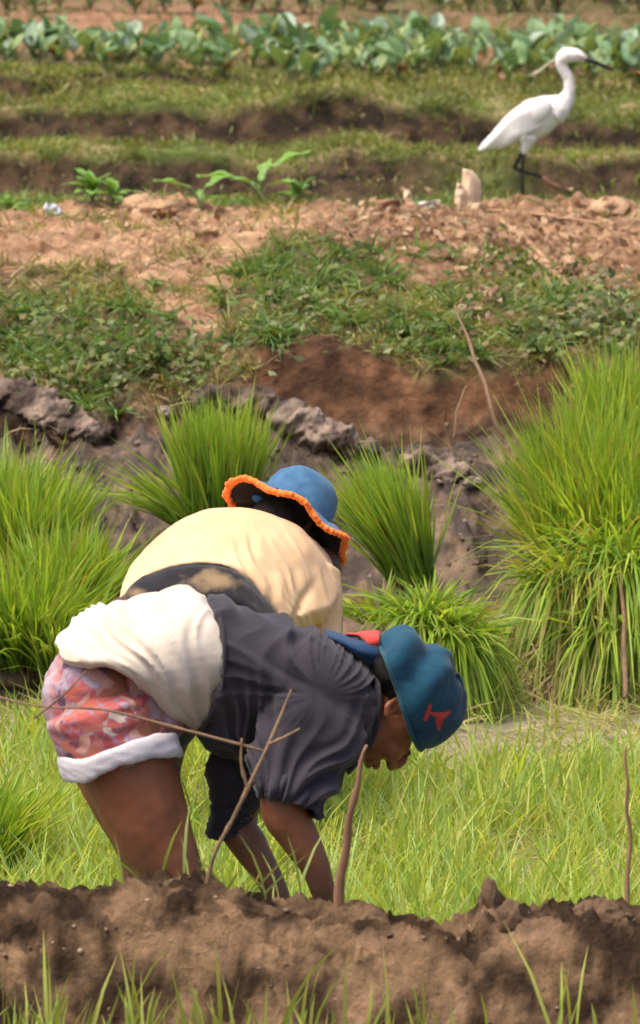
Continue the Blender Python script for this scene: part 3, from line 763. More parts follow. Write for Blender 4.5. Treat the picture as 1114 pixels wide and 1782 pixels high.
# hair under the cap
mb = MB()
mb.ell(HP((0, -.022, .030)), (.066 * kA, .076 * kA, .060 * kA), FA); mb.ell(HP((0, -.052, -.002)), (.055 * kA, .048 * kA, .035 * kA), FA)
for s in (-1, 1): mb.ell(HP((s * .062, .012, .026)), (.009 * kA, .014 * kA, .020 * kA), FA)
mb.remesh('hair', M['hair'], wa, voxel=.004, smooth=2, disp=lambda co, no: capclamp(co, .80) + no * (.002 * fbm(co[:, 0] * 80, co[:, 1] * 80, co[:, 2] * 80, 2))[:, None])

# shorts
mb = MB()
tri_tube(mb, [PA(184, 1202), PA(225, 1190), PA(275, 1180)], [.130, .125, .115], 24)
for s in (-1, 1): mb.ell(PA(163, 1218, s * .065), (.108, .094, .122))
mb.tube([PA(178, 1235, -.08), PA(205, 1325, -.095)], [.125, .113], 28, cap=True)
mb.tube([PA(190, 1225, .09), PA(222, 1290, .095)], [.12, .11], 24, cap=True)
mb.ell(PA(250, 1235), (.10, .12, .09))
def colsh(co, no):
    px, py = project(co[:, 0], co[:, 1], co[:, 2])
    t = np.maximum(1 - sstep(78, 108, px + 10 * fbm(co[:, 0] * 20, co[:, 2] * 20)), sstep(-6, 6, py * 0 + (px - 262) - (py - 1215) * -.0 ) * (1 - sstep(1240, 1275, py)) * .8)
    return np.stack([t, t, t], 1)
shA = mb.remesh('floral_shorts', M['floral'], wa, voxel=.006, smooth=7, colfn=colsh,
    disp=lambda co, no: .006 * fbm(co[:, 0] * 9, co[:, 1] * 9, co[:, 2] * 9, 2) + .004 * ridged(co[:, 0] * 10, co[:, 1] * 5, co[:, 2] * 22, 2))
# rolled pale cuffs
def cuff(curve, hd, yc, w, name='rolled_cuff'):
    mb = MB()
    r0 = px_ring(curve, hd, yc, 18, pw=.62)
    c = np.mean(np.array(r0), 0)
    n = len(r0); ax = (Vector(PA(236, 1400)) - Vector(PA(200, 1270))).normalized()
    prof = [(-w, .001), (-w, .007), (-w * .5, .010), (0, .010), (w * .3, .010), (w * .6, .010), (w, .008), (w, .001), (w * .5, -.005), (-w * .5, -.006)]
    vs = []; fs = []
    for i, p in enumerate(r0):
        p = Vector(p); rad = (p - Vector(c)); rad = (rad - ax * rad.dot(ax)).normalized()
        wob = 1 + .05 * math.sin(i * 1.9) + .14 * math.sin(i * .45 + 1)
        for a, b in prof: vs.append(p + ax * a * wob + rad * b * (1 + .12 * math.sin(i * 1.3)))
    m = len(prof)
    for i in range(n):
        j = (i + 1) % n
        for k in range(m):
            l = (k + 1) % m; fs.append((i * m + k, i * m + l, j * m + l, j * m + k))
    mb.add(vs, fs); return mb.remesh(name, M['cuff'], wa, voxel=.0045, smooth=3, disp=lambda co, no: .0022 * ridged(co[:, 0] * 9 + co[:, 2] * 6, co[:, 1] * 7, co[:, 2] * 26, 2))
cuff([(112, 1336), (150, 1340), (200, 1318), (260, 1300), (306, 1298)], .116, YA - .095, .024)
cuff([(130, 1316), (170, 1318), (220, 1296), (260, 1280), (292, 1276)], .100, YA + .11, .018)

# off-white shirt
mb = MB()
RW = [([(95, 1118), (108, 1152), (190, 1156), (265, 1206), (322, 1266)], .186),
      ([(112, 1092), (152, 1130), (225, 1152), (290, 1210), (336, 1273)], .188),
      ([(162, 1056), (210, 1100), (275, 1145), (322, 1208), (346, 1276)], .180),
      ([(205, 1050), (255, 1085), (305, 1140), (345, 1205), (352, 1275)], .168),
      ([(258, 1036), (300, 1070), (340, 1135), (362, 1205), (356, 1270)], .162),
      ([(318, 1022), (350, 1060), (374, 1130), (378, 1200), (356, 1262)], .157),
      ([(362, 1046), (380, 1080), (388, 1140), (386, 1200), (362, 1258)], .152),
      ([(385, 1060), (400, 1090), (405, 1140), (400, 1200), (375, 1250)], .14)]
loft_rings(mb, [px_ring(c, h, YA, 18, .75) for c, h in RW], 5, cup0=.08)
fw = fan_folds(PA(352, 1300), 7.0, .0085, seed=3); fw2 = fan_folds(PA(352, 1330), 19, .0035, seed=8)
shirtA = mb.remesh('white_shirt', M['white'], wa, voxel=.0045, smooth=8, disp=lambda co, no: fw(co, no) * (1 - .7 * sstep(345, 375, project(co[:, 0], co[:, 1], co[:, 2])[0])) + .006 * fbm(co[:, 0] * 8, co[:, 1] * 8, co[:, 2] * 8, 2))
mb = MB()   # side seam
bv = BVHTree.FromPolygons([v.co[:] for v in shirtA.data.vertices], [p.vertices[:] for p in shirtA.data.polygons])
S = []
for q in resample([(212, 1072), (204, 1100), (190, 1130), (178, 1154)], 12):
    d = (at(q[0], q[1], 12) - Vector((0, 0, CAM_Z))).normalized(); h = bv.ray_cast(Vector((0, 0, CAM_Z)), d)
    if h[0] is not None: S.append(h[0] - d * .0004)
M['seam'] = mat_cloth('seam_thread', (.30, .26, .24), (.36, .32, .30))

# charcoal jacket
mb = MB()
RJ = [([(364, 1036), (382, 1082), (389, 1146), (382, 1212), (344, 1278)], .172),
      ([(398, 1044), (416, 1095), (420, 1160), (414, 1230), (372, 1312)], .168),
      ([(450, 1062), (468, 1110), (474, 1180), (462, 1255), (420, 1330)], .17),
      ([(515, 1083), (532, 1130), (536, 1190), (520, 1265), (480, 1340)], .178),
      ([(572, 1107), (590, 1150), (594, 1210), (580, 1275), (540, 1345)], .176),
      ([(618, 1135), (634, 1172), (634, 1222), (620, 1290), (588, 1345)], .145),
      ([(645, 1158), (654, 1192), (655, 1240), (645, 1290), (608, 1340)], .098)]
loft_rings(mb, [px_ring(c, h, YA, 18, .75) for c, h in RJ], 5, cup0=.05, cup1=.05, wall=.90)
RS = [([(478, 1170), (540, 1175), (618, 1205)], .05, -.12), ([(446, 1262), (520, 1250), (632, 1280)], .060, -.145), ([(428, 1322), (500, 1322), (608, 1348)], .070, -.160),
      ([(432, 1362), (495, 1372), (580, 1392)], .078, -.17), ([(447, 1388), (500, 1400), (557, 1427)], .070, -.17)]
loft_rings(mb, [px_ring(c, h, YA + d, 12, .6) for c, h, d in RS], 5, cup1=.05)
RF = [([(420, 1230), (480, 1230), (560, 1240)], .07, .10), ([(366, 1310), (420, 1320), (520, 1340)], .075, .115), ([(362, 1390), (400, 1395), (462, 1400)], .062, .12), ([(356, 1460), (395, 1462), (446, 1448)], .055, .12)]
loft_rings(mb, [px_ring(c, h, YA + d, 12, .6) for c, h, d in RF], 5, cup1=.04)
fj1 = fan_folds(PA(560, 1180, 0), 4.5, .009, seed=5); fj2 = fan_folds(PA(470, 1420), 6.5, .010, seed=11)
def dj(co, no):
    px, py = project(co[:, 0], co[:, 1], co[:, 2])
    t = sstep(1180, 1300, py) * sstep(380, 430, px)
    return fj1(co, no) * (1 - t) + fj2(co, no) * (.3 + .9 * t) + .009 * fbm(co[:, 0] * 7, co[:, 1] * 7, co[:, 2] * 7, 2) * (.6 + t) 
mb.remesh('charcoal_jacket', M['jacket'], wa, voxel=.0045, smooth=9, disp=dj)
mb = MB()  # hood / collar fold along the jacket hem and neckline
hem = px_ring([(367, 1040), (385, 1085), (391, 1148), (384, 1212), (346, 1280)], .176, YA, 18, .75)
mb.tube(hem + hem[:1], .0045, 8, cap=False); mb.build('jacket_hem', M['jacket'], wa)
colr = px_ring([(646, 1156), (657, 1192), (658, 1240), (646, 1292), (607, 1343)], .099, YA, 18, .75)
mb = MB(); mb.tube(colr + colr[:1], .007, 8, cap=False); mb.build('collar', M['jacket'], wa)

# teal cap worn back to front
cap = empty('cap', HP((0, 0, .02))); 
mb = MB()
def capfn(d):
    return 1 + .035 * math.sin(d.y * 9 + 1) * max(0, -d.y + .3) + .02 * math.sin(d.x * 7 + d.y * 5)
seg, rings = 48, 26; vs = []; fs = []
cx, cy, cz = 0, -.004, .012
HC_ = PA(687, 1213, -.02)
for side, shr in ((1, 1.0), (0, .94)):
    for i in range(rings + 1):
        ph = math.pi / 2 * i / rings if side else math.pi / 2 * (1 - i / rings)
        for k in range(seg):
            th = 2 * math.pi * k / seg; dx, dy = math.cos(th), math.sin(th)
            rr = math.sin(ph) ** .85; h = math.cos(ph) ** .9 if ph < math.pi / 2 - 1e-6 else 0
            q = .985 + .085 * math.sin(dy * rr * 9 + h * 4 + 1.2) * (.25 + .75 * rr) * max(0, .45 - dy) + .025 * math.sin(dx * 6 + dy * 4 + h * 5)
            x = .092 * dx * rr * q; y_ = .122 * dy * rr * q; z_ = .118 * h * q
            tilt = .10 * dy * rr     # front of the rim sits a little higher, sides drop over the hair
            p = Vector((cx + x * shr, cy + y_ * shr, cz + z_ * (shr if z_ > .01 else 1) + tilt * .10 - .006 * math.sin(th * 2) * (1 - h)))
            vs.append(HC_ + FC @ (p * 1.14))
n = 2 * (rings + 1)
for i in range(n - 1):
    for k in range(seg):
        k2 = (k + 1) % seg; fs.append((i * seg + k, i * seg + k2, (i + 1) * seg + k2, (i + 1) * seg + k))
mb.add(vs, fs); 
me = mb.mesh('crown'); crown = link('crown', me, M['hat'], None)
co = np.empty(len(me.vertices) * 3, np.float32); me.vertices.foreach_get('co', co); co = co.reshape(-1, 3).astype(float)
no = np.empty(len(me.vertices) * 3, np.float32); me.vertices.foreach_get('normal', no); no = no.reshape(-1, 3)
me.vertices.foreach_set('co', (co + no * (.0035 * fbm(co[:, 0] * 22, co[:, 1] * 22, co[:, 2] * 22, 3))[:, None]).astype(np.float32).ravel()); me.update()
bvh = BVHTree.FromPolygons([v.co[:] for v in me.vertices], [p.vertices[:] for p in me.polygons])
def hit_px(px, py, Y0=11.0):
    o = Vector((0, 0, CAM_Z)); d = (at(px, py, 12) - o).normalized(); h = bvh.ray_cast(o, d); return h[0], h[1]
# the red mark on the side of the crown
def px_patch(name, polys, mat, parent, lift=.0016, n=7):
    mb = MB()
    for quad in polys:
        vs = []; ok = True
        for i in range(n + 1):
            for j in range(n + 1):
                s, t = i / n, j / n
                q = [(1 - s) * (1 - t), s * (1 - t), s * t, (1 - s) * t]
                x = sum(q[k] * quad[k][0] for k in range(4)); y = sum(q[k] * quad[k][1] for k in range(4))
                h, nn = hit_px(x, y)
                if h is None: ok = False; vs.append(at(x, y, 12)); continue
                nn = nn if nn.y < 0 else -nn
                vs.append(h + nn * lift)
        if ok: mb.add(vs, [(i * (n + 1) + j, i * (n + 1) + j + 1, (i + 1) * (n + 1) + j + 1, (i + 1) * (n + 1) + j) for i in range(n) for j in range(n)])
    if mb.v: mb.build(name, mat, parent)
def Z(x, y): return (540 + x / 3.713, 1080 + y / 3.713)
capobj = cap
M['trim'] = mat_cloth('green_trim', (.008, .06, .085), (.015, .085, .11), 20)
mbt = MB(); rimv = [Vector(vs[(rings) * seg + k]) for k in range(seg)]; mbt.tube(rimv + rimv[:2], .0045, 8, cap=False); mbt.build('rim_trim', M['trim'], cap)
parent_to(crown, cap)
px_patch('red_mark', [[Z(768, 528), Z(786, 545), Z(752, 652), Z(728, 640)], [Z(762, 582), Z(800, 596), Z(812, 618), Z(756, 602)],
                      [Z(790, 592), Z(904, 590), Z(858, 640), Z(806, 622)], [Z(806, 622), Z(858, 638), Z(836, 712), Z(814, 700)], [Z(872, 590), Z(904, 576), Z(902, 600), Z(868, 612)]], M['red'], cap)
bpy.data.objects.remove(cap) if False else None
cap.name = 'teal_cap'; cap['label'] = 'teal felt cap with a red zigzag mark, worn back to front by the front person'; cap['category'] = 'cap'
# visor sticking out behind, with its red band
def visor():
    mb = MB(); n, m = 16, 12; vs = []
    for lay in (0, 1):
        for i in range(n + 1):
            a = -1 + 2 * i / n
            for j in range(m + 1):
                t = j / m
                w = math.sqrt(max(0, 1 - .80 * a * a))
                yy = -.105 - .120 * t * w + .02 * a * a; xx = .082 * a * (1 - .12 * t)
                zz_ = .012 - .030 * a * a - .012 * t + .014 * math.sin(t * 3) - lay * .007 + .006 * t
                vs.append(HP((xx, yy, zz_)))
    fs = []; k = (n + 1) * (m + 1)
    for lay in (0, 1):
        for i in range(n):
            for j in range(m):
                q = (lay * k + i * (m + 1) + j, lay * k + i * (m + 1) + j + 1, lay * k + (i + 1) * (m + 1) + j + 1, lay * k + (i + 1) * (m + 1) + j)
                fs.append(q if lay == 0 else q[::-1])
    b = [i * (m + 1) + m for i in range(n + 1)]
    for i in range(n): fs.append((b[i], b[i + 1], b[i + 1] + k, b[i] + k))
    mb.add(vs, fs); return mb
VIS = True
# the visor lies along the back: a curved blue flap, seen nearly edge on, with a red band over it
mb = MB()
vis = [([(652, 1108), (660, 1140), (668, 1178)], .075), ([(625, 1112), (628, 1135), (634, 1160)], .082), ([(595, 1104), (596, 1119), (600, 1134)], .075), ([(568, 1101), (565, 1106), (568, 1112)], .045)]
loft_rings(mb, [px_ring(c, h, YA + .0, 12, .9, farcurve=[(c[0][0], c[0][1]), (c[1][0] - 3, c[1][1] - 14), c[2]]) for c, h in vis], 4)
mb.remesh('visor', M['navy'], cap, voxel=.0045, smooth=4, disp=lambda co, no: .002 * fbm(co[:, 0] * 30, co[:, 1] * 30, co[:, 2] * 30, 2))
mb = MB()
rb = [([(660, 1096), (661, 1118), (660, 1156)], .088), ([(645, 1096), (642, 1118), (650, 1150)], .090), ([(620, 1100), (624, 1106), (628, 1113)], .05), ([(598, 1101), (602, 1104), (604, 1108)], .04)]
loft_rings(mb, [px_ring(c, h, YA + .03, 12, .9) for c, h in rb], 4)
mb.remesh('red_band', M['red'], cap, voxel=.004, smooth=3, disp=lambda co, no: .0015 * fbm(co[:, 0] * 40, co[:, 1] * 40, co[:, 2] * 40, 2))

# ------------------------------------------------------------ person behind
YB = 14.0
wb = empty('person', Vector((PA(290, 1500).x * 14 / 12, 14.0, 0))); wb.location = (at(290, 1495, 14).x, 14.0, 0)
tag(wb, 'person in a yellow cream shirt bent over behind the one in the dark jacket', 'person')
def PB(x, y, d=0.): return at(x, y, YB + d)
mb = MB()
tri_tube(mb, [PB(300, 1095, -.1), PB(345, 1055, .05), PB(420, 1015, .2), PB(480, 1005, .32)], [.13, .12, .13, .10])
for s in (-1, 1): mb.ell(PB(300 + s * 55, 1110, -.1), (.10, .11, .12))
for s in (-1, 1):
    hip = PB(300 + s * 48, 1130, -.08); kn = at(262 + s * 24, 1300, 14.02); an = Vector((at(262 + s * 26, 1450, 13.95).x, 13.95, .07))
    hip = hip
    tri_tube(mb, [hip, kn, an], [.095, .055, .036]); foot_solid(mb, an, (.1, 1, 0))
for P in ([(560, 985, .30), (566, 1110, .20), (560, 1230, .12), (545, 1345, .08), (520, 1400, .05)], [(420, 1010, .42), (440, 1130, .36), (470, 1240, .28), (490, 1330, .20), (505, 1390, .14)]):
    Q = [PB(*p) for p in P]; tri_tube(mb, Q, [.052, .045, .040, .030, .024])
    hand_solid(mb, Q[-1], (-.1, -.2, -1), (0, -1, .2), .95, 1)
uB = Vector((.44, .52, .72)).normalized(); fB = Vector((.35, .62, -.7))
FB = frame_from(uB, fB)
HC = PB(507, 900, .34)
tri_tube(mb, [PB(500, 985, .34), PB(503, 950, .34)], [.05, .05])
head_solid(mb, HC + FB @ Vector((0, 0, -.035)), FB, .90)
mb.remesh('body', M['skinb'], wb, voxel=.0065, smooth=4, colfn=mudcol)
mb = MB(); hb = HC + FB @ Vector((0, 0, -.035))
mb.ell(hb + FB @ Vector((0, -.02, .035)), (.074, .088, .068), FB); mb.ell(hb + FB @ Vector((0, -.055, -.01)), (.07, .06, .06), FB)
mb.remesh('hair', M['hair'], wb, voxel=.005, smooth=2, disp=lambda co, no: .004 * fbm(co[:, 0] * 60, co[:, 1] * 60, co[:, 2] * 60, 2))
mb = MB(); mb.ell(hb + FB @ Vector((-.058, -.085, .02)), (.018, .012, .010), FB); mb.build('hair_tie', M['denim'], wb)
# cream shirt
def arch(curve, Y, drop, n=22):
    top = [at(p[0], p[1], Y) for p in resample(curve, n)]
    a, b = top[0], top[-1]; r = [tuple(p) for p in top]
    for i in range(1, n - 1):
        t = 1 - i / (n - 1); q = a.lerp(b, t); r.append((q.x, q.y, q.z - drop * math.sin(math.pi * t) ** .6))
    return r
mb = MB()
RB = [([(203, 1050), (222, 1022), (262, 995), (330, 978), (400, 984), (450, 1018), (497, 1076)], YB - .10, .10),
      ([(212, 1018), (240, 985), (290, 948), (360, 933), (430, 945), (485, 985), (545, 1065)], YB - .02, .12),
      ([(228, 982), (262, 945), (310, 912), (372, 900), (445, 908), (520, 950), (580, 1050)], YB + .08, .14),
      ([(262, 948), (292, 920), (335, 896), (385, 884), (450, 888), (535, 930), (590, 1020)], YB + .20, .15),
      ([(300, 935), (330, 910), (365, 895), (410, 888), (465, 897), (545, 942), (588, 1005)], YB + .32, .14),
      ([(380, 950), (400, 925), (420, 915), (450, 910), (490, 918), (540, 950), (560, 985)], YB + .42, .10)]
loft_rings(mb, [arch(c, Y, d) for c, Y, d in RB], 5, cup0=.05, wall=.93)
mb.tube([PB(545, 1000, .22), PB(549, 1060, .17), PB(552, 1130, .12), PB(548, 1230, .08)], [.072, .068, .062, .058], 24)
mb.tube([PB(420, 1000, .42), PB(440, 1130, .36), PB(460, 1200, .30)], [.07, .06, .056], 20)
fb1 = fan_folds(PB(500, 1075), 6, .006, seed=21); 
def db(co, no):
    px, py = project(co[:, 0], co[:, 1], co[:, 2])
    t = sstep(330, 430, px)
    arc = np.hypot((px - 360) / 1.0, (py - 1120) / .95)       # folds parallel to the hem
    a2 = .0035 * np.clip(1 - 2.4 * np.abs(pnoise(arc / 26., px / 160., 3.)), -1, 1) * (1 - sstep(130, 190, arc))
    # long folds running down from the shoulder blade to the armpit
    w = px * .88 + (py - 900) * -.42 + 10 * pnoise(px / 60., py / 60.)
    a3 = .0075 * np.clip(1 - 2.6 * np.abs(pnoise(w / 22., py / 260., 9.)), -1, 1) * sstep(385, 440, px) * (1 - sstep(560, 600, px)) * sstep(905, 950, py)
    arm = .012 * -np.exp(-(((px - 512) - (py - 1080) * -.45) / 9.) ** 2) * sstep(1000, 1050, py)
    return a2 + a3 + arm + .005 * fbm(co[:, 0] * 7, co[:, 1] * 7, co[:, 2] * 7, 2)
mb.remesh('cream_shirt', M['cream'], wb, voxel=.0055, smooth=5, disp=db)
# dark trousers showing under the lifted hem, with dried mud on them
mb = MB()
RP = [([(222, 1110), (240, 1070), (280, 1042), (340, 1030), (400, 1036), (450, 1070), (480, 1120)], YB - .20, .20),
      ([(208, 1060), (232, 1022), (272, 1000), (335, 988), (400, 993), (448, 1028), (490, 1085)], YB - .13, .22),
      ([(210, 1045), (236, 1012), (275, 990), (338, 981), (402, 988), (450, 1024), (488, 1075)], YB - .05, .22),
      ([(220, 1045), (250, 1010), (285, 985), (340, 975), (400, 982), (445, 1020), (470, 1070)], YB + .05, .2)]
loft_rings(mb, [arch(c, Y, d) for c, Y, d in RP], 4)
for s in (-1, 1):
    hip = PB(300 + s * 52, 1130, -.08); mb.tube([hip, at(265 + s * 24, 1270, 14.0)], [.12, .07], 20)
def cb_(co, no):
    px, py = project(co[:, 0], co[:, 1], co[:, 2]); nn = fbm(co[:, 0] * 25, co[:, 1] * 25, co[:, 2] * 25, 4)
    d1 = np.exp(-(((px - 372) / 44) ** 2 + ((py - 1010) / 20) ** 2)); d2 = np.exp(-(((px - 238) / 26) ** 2 + ((py - 1030) / 13) ** 2))
    t = np.clip((d1 * 1.15 + d2 * .8 + nn * .38 - .28) * 1.5, 0, 1)
    return mixc((.022, .020, .024), (.30, .21, .12), t)
mb.remesh('dark_trousers', M['black'], wb, voxel=.0055, smooth=4, colfn=cb_, disp=lambda co, no: .004 * fbm(co[:, 0] * 12, co[:, 1] * 12, co[:, 2] * 12, 3))
# hat with crocheted orange edge: crown, brim, edging
hat = empty('hat', HC); tag(hat, 'blue sun hat with a wavy orange crocheted edge on the person behind', 'hat')
Xh, Yh, Zh = FB.col[0], FB.col[1], FB.col[2]
# disc frame aligned to what the photograph shows
def rim_pt(a, rr, lift=0):
    return HC + Xh * math.cos(a) * rr + Yh * math.sin(a) * rr + Zh * lift
mb = MB(); seg = 56; vs = []; fs = []
prof = [(.163, -.022), (.145, -.010), (.122, .003), (.103, .012), (.100, .035), (.096, .065), (.086, .095), (.066, .118), (.036, .131), (.001, .134)]
A0 = max((2 * math.pi * k / 360 for k in range(360)), key=lambda a: (lambda q: -.30 * q.x + .95 * q.z)(rim_pt(a, .17) - HC))
def hatv(k, rr, z):
    a = 2 * math.pi * k / seg; rr = rr * (1 + .09 * math.exp(-((a - A0 + math.pi) % (2 * math.pi) - math.pi) ** 2 / .16)) if rr > .11 else rr; wv = (rr > .11) * (.010 * math.sin(a * 6 + .5) + .007 * math.sin(a * 3))
    sc = 1 + (.05 * math.cos(a * 6 + .6) if rr > .11 else .02 * math.sin(a * 4 + z * 60))
    return rim_pt(a, rr * sc, z + wv)
crownp = prof[3:]
for (rr, z) in crownp:
    for k in range(seg): vs.append(hatv(k, rr, z))
for i in range(len(crownp) - 1):
    for k in range(seg):
        k2 = (k + 1) % seg; fs.append((i * seg + k, i * seg + k2, (i + 1) * seg + k2, (i + 1) * seg + k))
mb.add(vs, fs); c_ = mb.build('crown', M['denim'], hat)
mb = MB(); vs = []; fs = []
for (rr, z) in prof[:4]:
    for k in range(seg): vs.append(hatv(k, rr, z))
for i in range(3):
    for k in range(seg):
        k2 = (k + 1) % seg; fs.append((i * seg + k, i * seg + k2, (i + 1) * seg + k2, (i + 1) * seg + k))
mb.add(vs, fs); mb.build('brim', M['denim'], hat)
mb = MB(); vs = []; fs = []
lp = [(.162, -.025), (.145, -.0135), (.122, -.001), (.1, .006), (.05, .03), (.001, .04)]
for (rr, z) in lp:
    for k in range(seg): vs.append(hatv(k, rr, z))
for i in range(len(lp) - 1):
    for k in range(seg):
        k2 = (k + 1) % seg; fs.append((i * seg + k, i * seg + k2, (i + 1) * seg + k2, (i + 1) * seg + k))
mb.add(vs, fs); mb.build('lining', M['brimunder'], hat)
mb = MB(); m = 78
for k in range(m):
    a = 2 * math.pi * k / m; kk = a / (2 * math.pi) * seg; p = hatv(kk, .163, -.023)
    q_ = 1 + .25 * math.sin(k * 2.7) * math.sin(k * 1.1); mb.ell(p, (.009 * q_, .009 * q_, .010), seg=8, rings=6)
    p = hatv(kk + .35, .170 + .003 * math.sin(k * 1.9), -.025); mb.ell(p, (.008, .008, .008), seg=8, rings=6)
mb.remesh('orange_edging', M['orange'], hat, voxel=.003, smooth=2, disp=lambda co, no: .002 * fbm(co[:, 0] * 90, co[:, 1] * 90, co[:, 2] * 90, 2))
# ------------------------------------------------------------ egret
YE = 22.45
def PE(x, y, d=0.): return at(x, y, YE + d)
M['feather'] = mat_cloth('white_feathers', (.74, .69, .68), (.84, .80, .78), 16, rough=.75, weave=160, bump=.25, sheen=.1)
M['bill'] = mat_var('dark_bill', (.02, .018, .018), rough=.4, vary=.2, bump=.1)
M['shank'] = mat_var('black_shank', (.022, .018, .015), rough=.5, vary=.3, bump=.3)
M['toe'] = mat_var('yellow_toes', (.34, .17, .09), rough=.5, vary=.3, bump=.3)
M['eye'] = mat_var('pale_eye', (.30, .22, .08), rough=.2, vary=.1, bump=0)
M['plume'] = mat_var('plume', (.68, .62, .45), rough=.8, vary=.2, bump=.2)
eg = empty('egret', Vector(gpt(908, YE)))
tag(eg, 'white egret with a long head plume stepping forward behind the bank, one foot raised', 'egret')
def Zb(x, y, d=0.): return PE(780 + x / 3.335, 60 + y / 3.335, d)
SE = YE / FPX / 3.335                                           # metres per zoomed pixel
mb = MB()
def ztube(pts, seg=22, flat=(1, 1)):
    P = resample([tuple(Zb(p[0], p[1])) for p in pts], (len(pts) - 1) * 4 + 1); R = [float(v[0]) * SE for v in resample([(p[2],) for p in pts], (len(pts) - 1) * 4 + 1)]
    mb.tube(P, R, seg, flat=flat, upref=(0, 1, 0))
ztube([(180, 672, 14), (250, 630, 42), (330, 580, 72), (420, 525, 98), (500, 490, 118), (565, 455, 105), (620, 430, 84), (668, 405, 62)], flat=(.72, 1))
ztube([(610, 455, 82), (665, 405, 62), (697, 350, 40), (704, 290, 33), (694, 245, 31), (670, 203, 31), (654, 165, 33), (662, 135, 38)])
ztube([(650, 150, 34), (680, 124, 44), (725, 118, 42), (765, 128, 34), (795, 142, 20)])
mb.tube([Zb(470, 590, -.03), Zb(455, 640, -.028), Zb(440, 690, -.026)], [.034, .022, .012], 14)
mb.tube([Zb(455, 590, .03), Zb(440, 630, .028), Zb(425, 690, .026)], [.030, .02, .010], 14)
mb.remesh('body', M['feather'], eg, voxel=.0042, smooth=6, disp=lambda co, no: .0022 * pnoise(co[:, 0] * 25 + co[:, 2] * 18, co[:, 1] * 30, co[:, 2] * 60 - co[:, 0] * 50))
for s, yd in ((-1, -.058), (1, .058)):                                # folded wings with long feathers
    mb = MB(); n = 9
    for i in range(n):
        t = i / (n - 1)
        a = Zb(585 - 30 * t, 415 + 95 * t, yd * .85); b = Zb(420 - 10 * t, 480 + 85 * t, yd * 1.25); c = Zb(205 + 60 * t, 668 - 6 * t + 0 * t, yd * .35)
        mb.tube(resample([tuple(a), tuple(b), tuple(Zb(310 + 30 * t, 580 + 45 * t, yd * .95)), tuple(c)], 13), [.011, .016, .019, .021, .021, .020, .019, .018, .016, .014, .012, .009, .004], 10, flat=(.35, 1), upref=(0, 1, 0))
    mb.ell(Zb(510, 455, yd * .9), (.075, .022, .042), Matrix.Rotation(-.62, 3, 'Y'))
    mb.remesh('wing', M['feather'], eg, voxel=.0032, smooth=1)
mb = MB(); mb.tube([Zb(785, 138), Zb(850, 160), Zb(920, 190), Zb(960, 205)], [.0115, .0095, .0075, .003], 12, flat=(1, .8)); mb.build('bill', M['bill'], eg)
mb = MB(); mb.tube([Zb(740, 122, -.020), Zb(770, 132, -.021), Zb(800, 140, -.010)], [.002, .0045, .002], 8); mb.build('lore', M['toe'], eg)
for s in (-1, 1):
    mb = MB(); mb.ell(Zb(750, 124, s * .0215), (.006, .003, .006)); e_ = mb.build('eye', M['eye'], eg)
    mb = MB(); mb.ell(Zb(750, 124, s * .0245), (.003, .0012, .003), seg=10, rings=8); mb.build('pupil', M['bill'], e_)
for k in range(3):
    mb = MB(); P = [Zb(640, 128 + k * 6, k * .004), Zb(585, 165 + k * 6, k * .005), Zb(520, 210 + k * 5, k * .006), Zb(462 + k * 14, 236 + k * 4, k * .008)]
    mb.tube(P, [.0048, .0036, .0028, .001], 8, flat=(.6, 1)); mb.build('plume', M['plume'], eg)
# standing leg and raised leg
foot = gpt(909, YE - .03)
mb = MB(); mb.tube([Zb(437, 680, -.026), Zb(432, 770, -.022), Zb(424, 800, -.02)], [.008, .007, .009], 10); mb.tube([Zb(424, 800, -.02), Zb(430, 870, -.02), Vector((Zb(434, 905).x, YE - .02, foot.z + .01))], [.009, .007, .007], 10)
lg = mb.build('leg', M['shank'], eg)
mb = MB(); fz = Vector((Zb(434, 905).x, YE - .02, foot.z + .008))
for a in (-.5, 0, .5, math.pi): mb.tube([fz, fz + Vector((math.cos(a) * .035, math.sin(a) * .03, .002)), fz + Vector((math.cos(a) * .062, math.sin(a) * .055, -.002))], [.005, .004, .002], 8)
mb.build('foot', M['toe'], lg)
mb = MB(); mb.tube([Zb(428, 685, .02), Zb(402, 740, .02), Zb(382, 772, .02), Zb(415, 790, .015), Zb(480, 808, .01), Zb(560, 832, .0)], [.0075, .007, .010, .008, .0075, .0075], 10)
lg = mb.build('leg', M['shank'], eg)
mb = MB()
mb.tube([Zb(548, 826), Zb(585, 858), Zb(630, 880), Zb(678, 898)], [.008, .0095, .008, .003], 10)
mb.tube([Zb(560, 832, .01), Zb(600, 875, .02), Zb(650, 900, .03)], [.005, .005, .002], 8); mb.tube([Zb(555, 830), Zb(570, 870), Zb(600, 890, -.01)], [.005, .004, .002], 8)
mb.build('foot', M['toe'], lg)

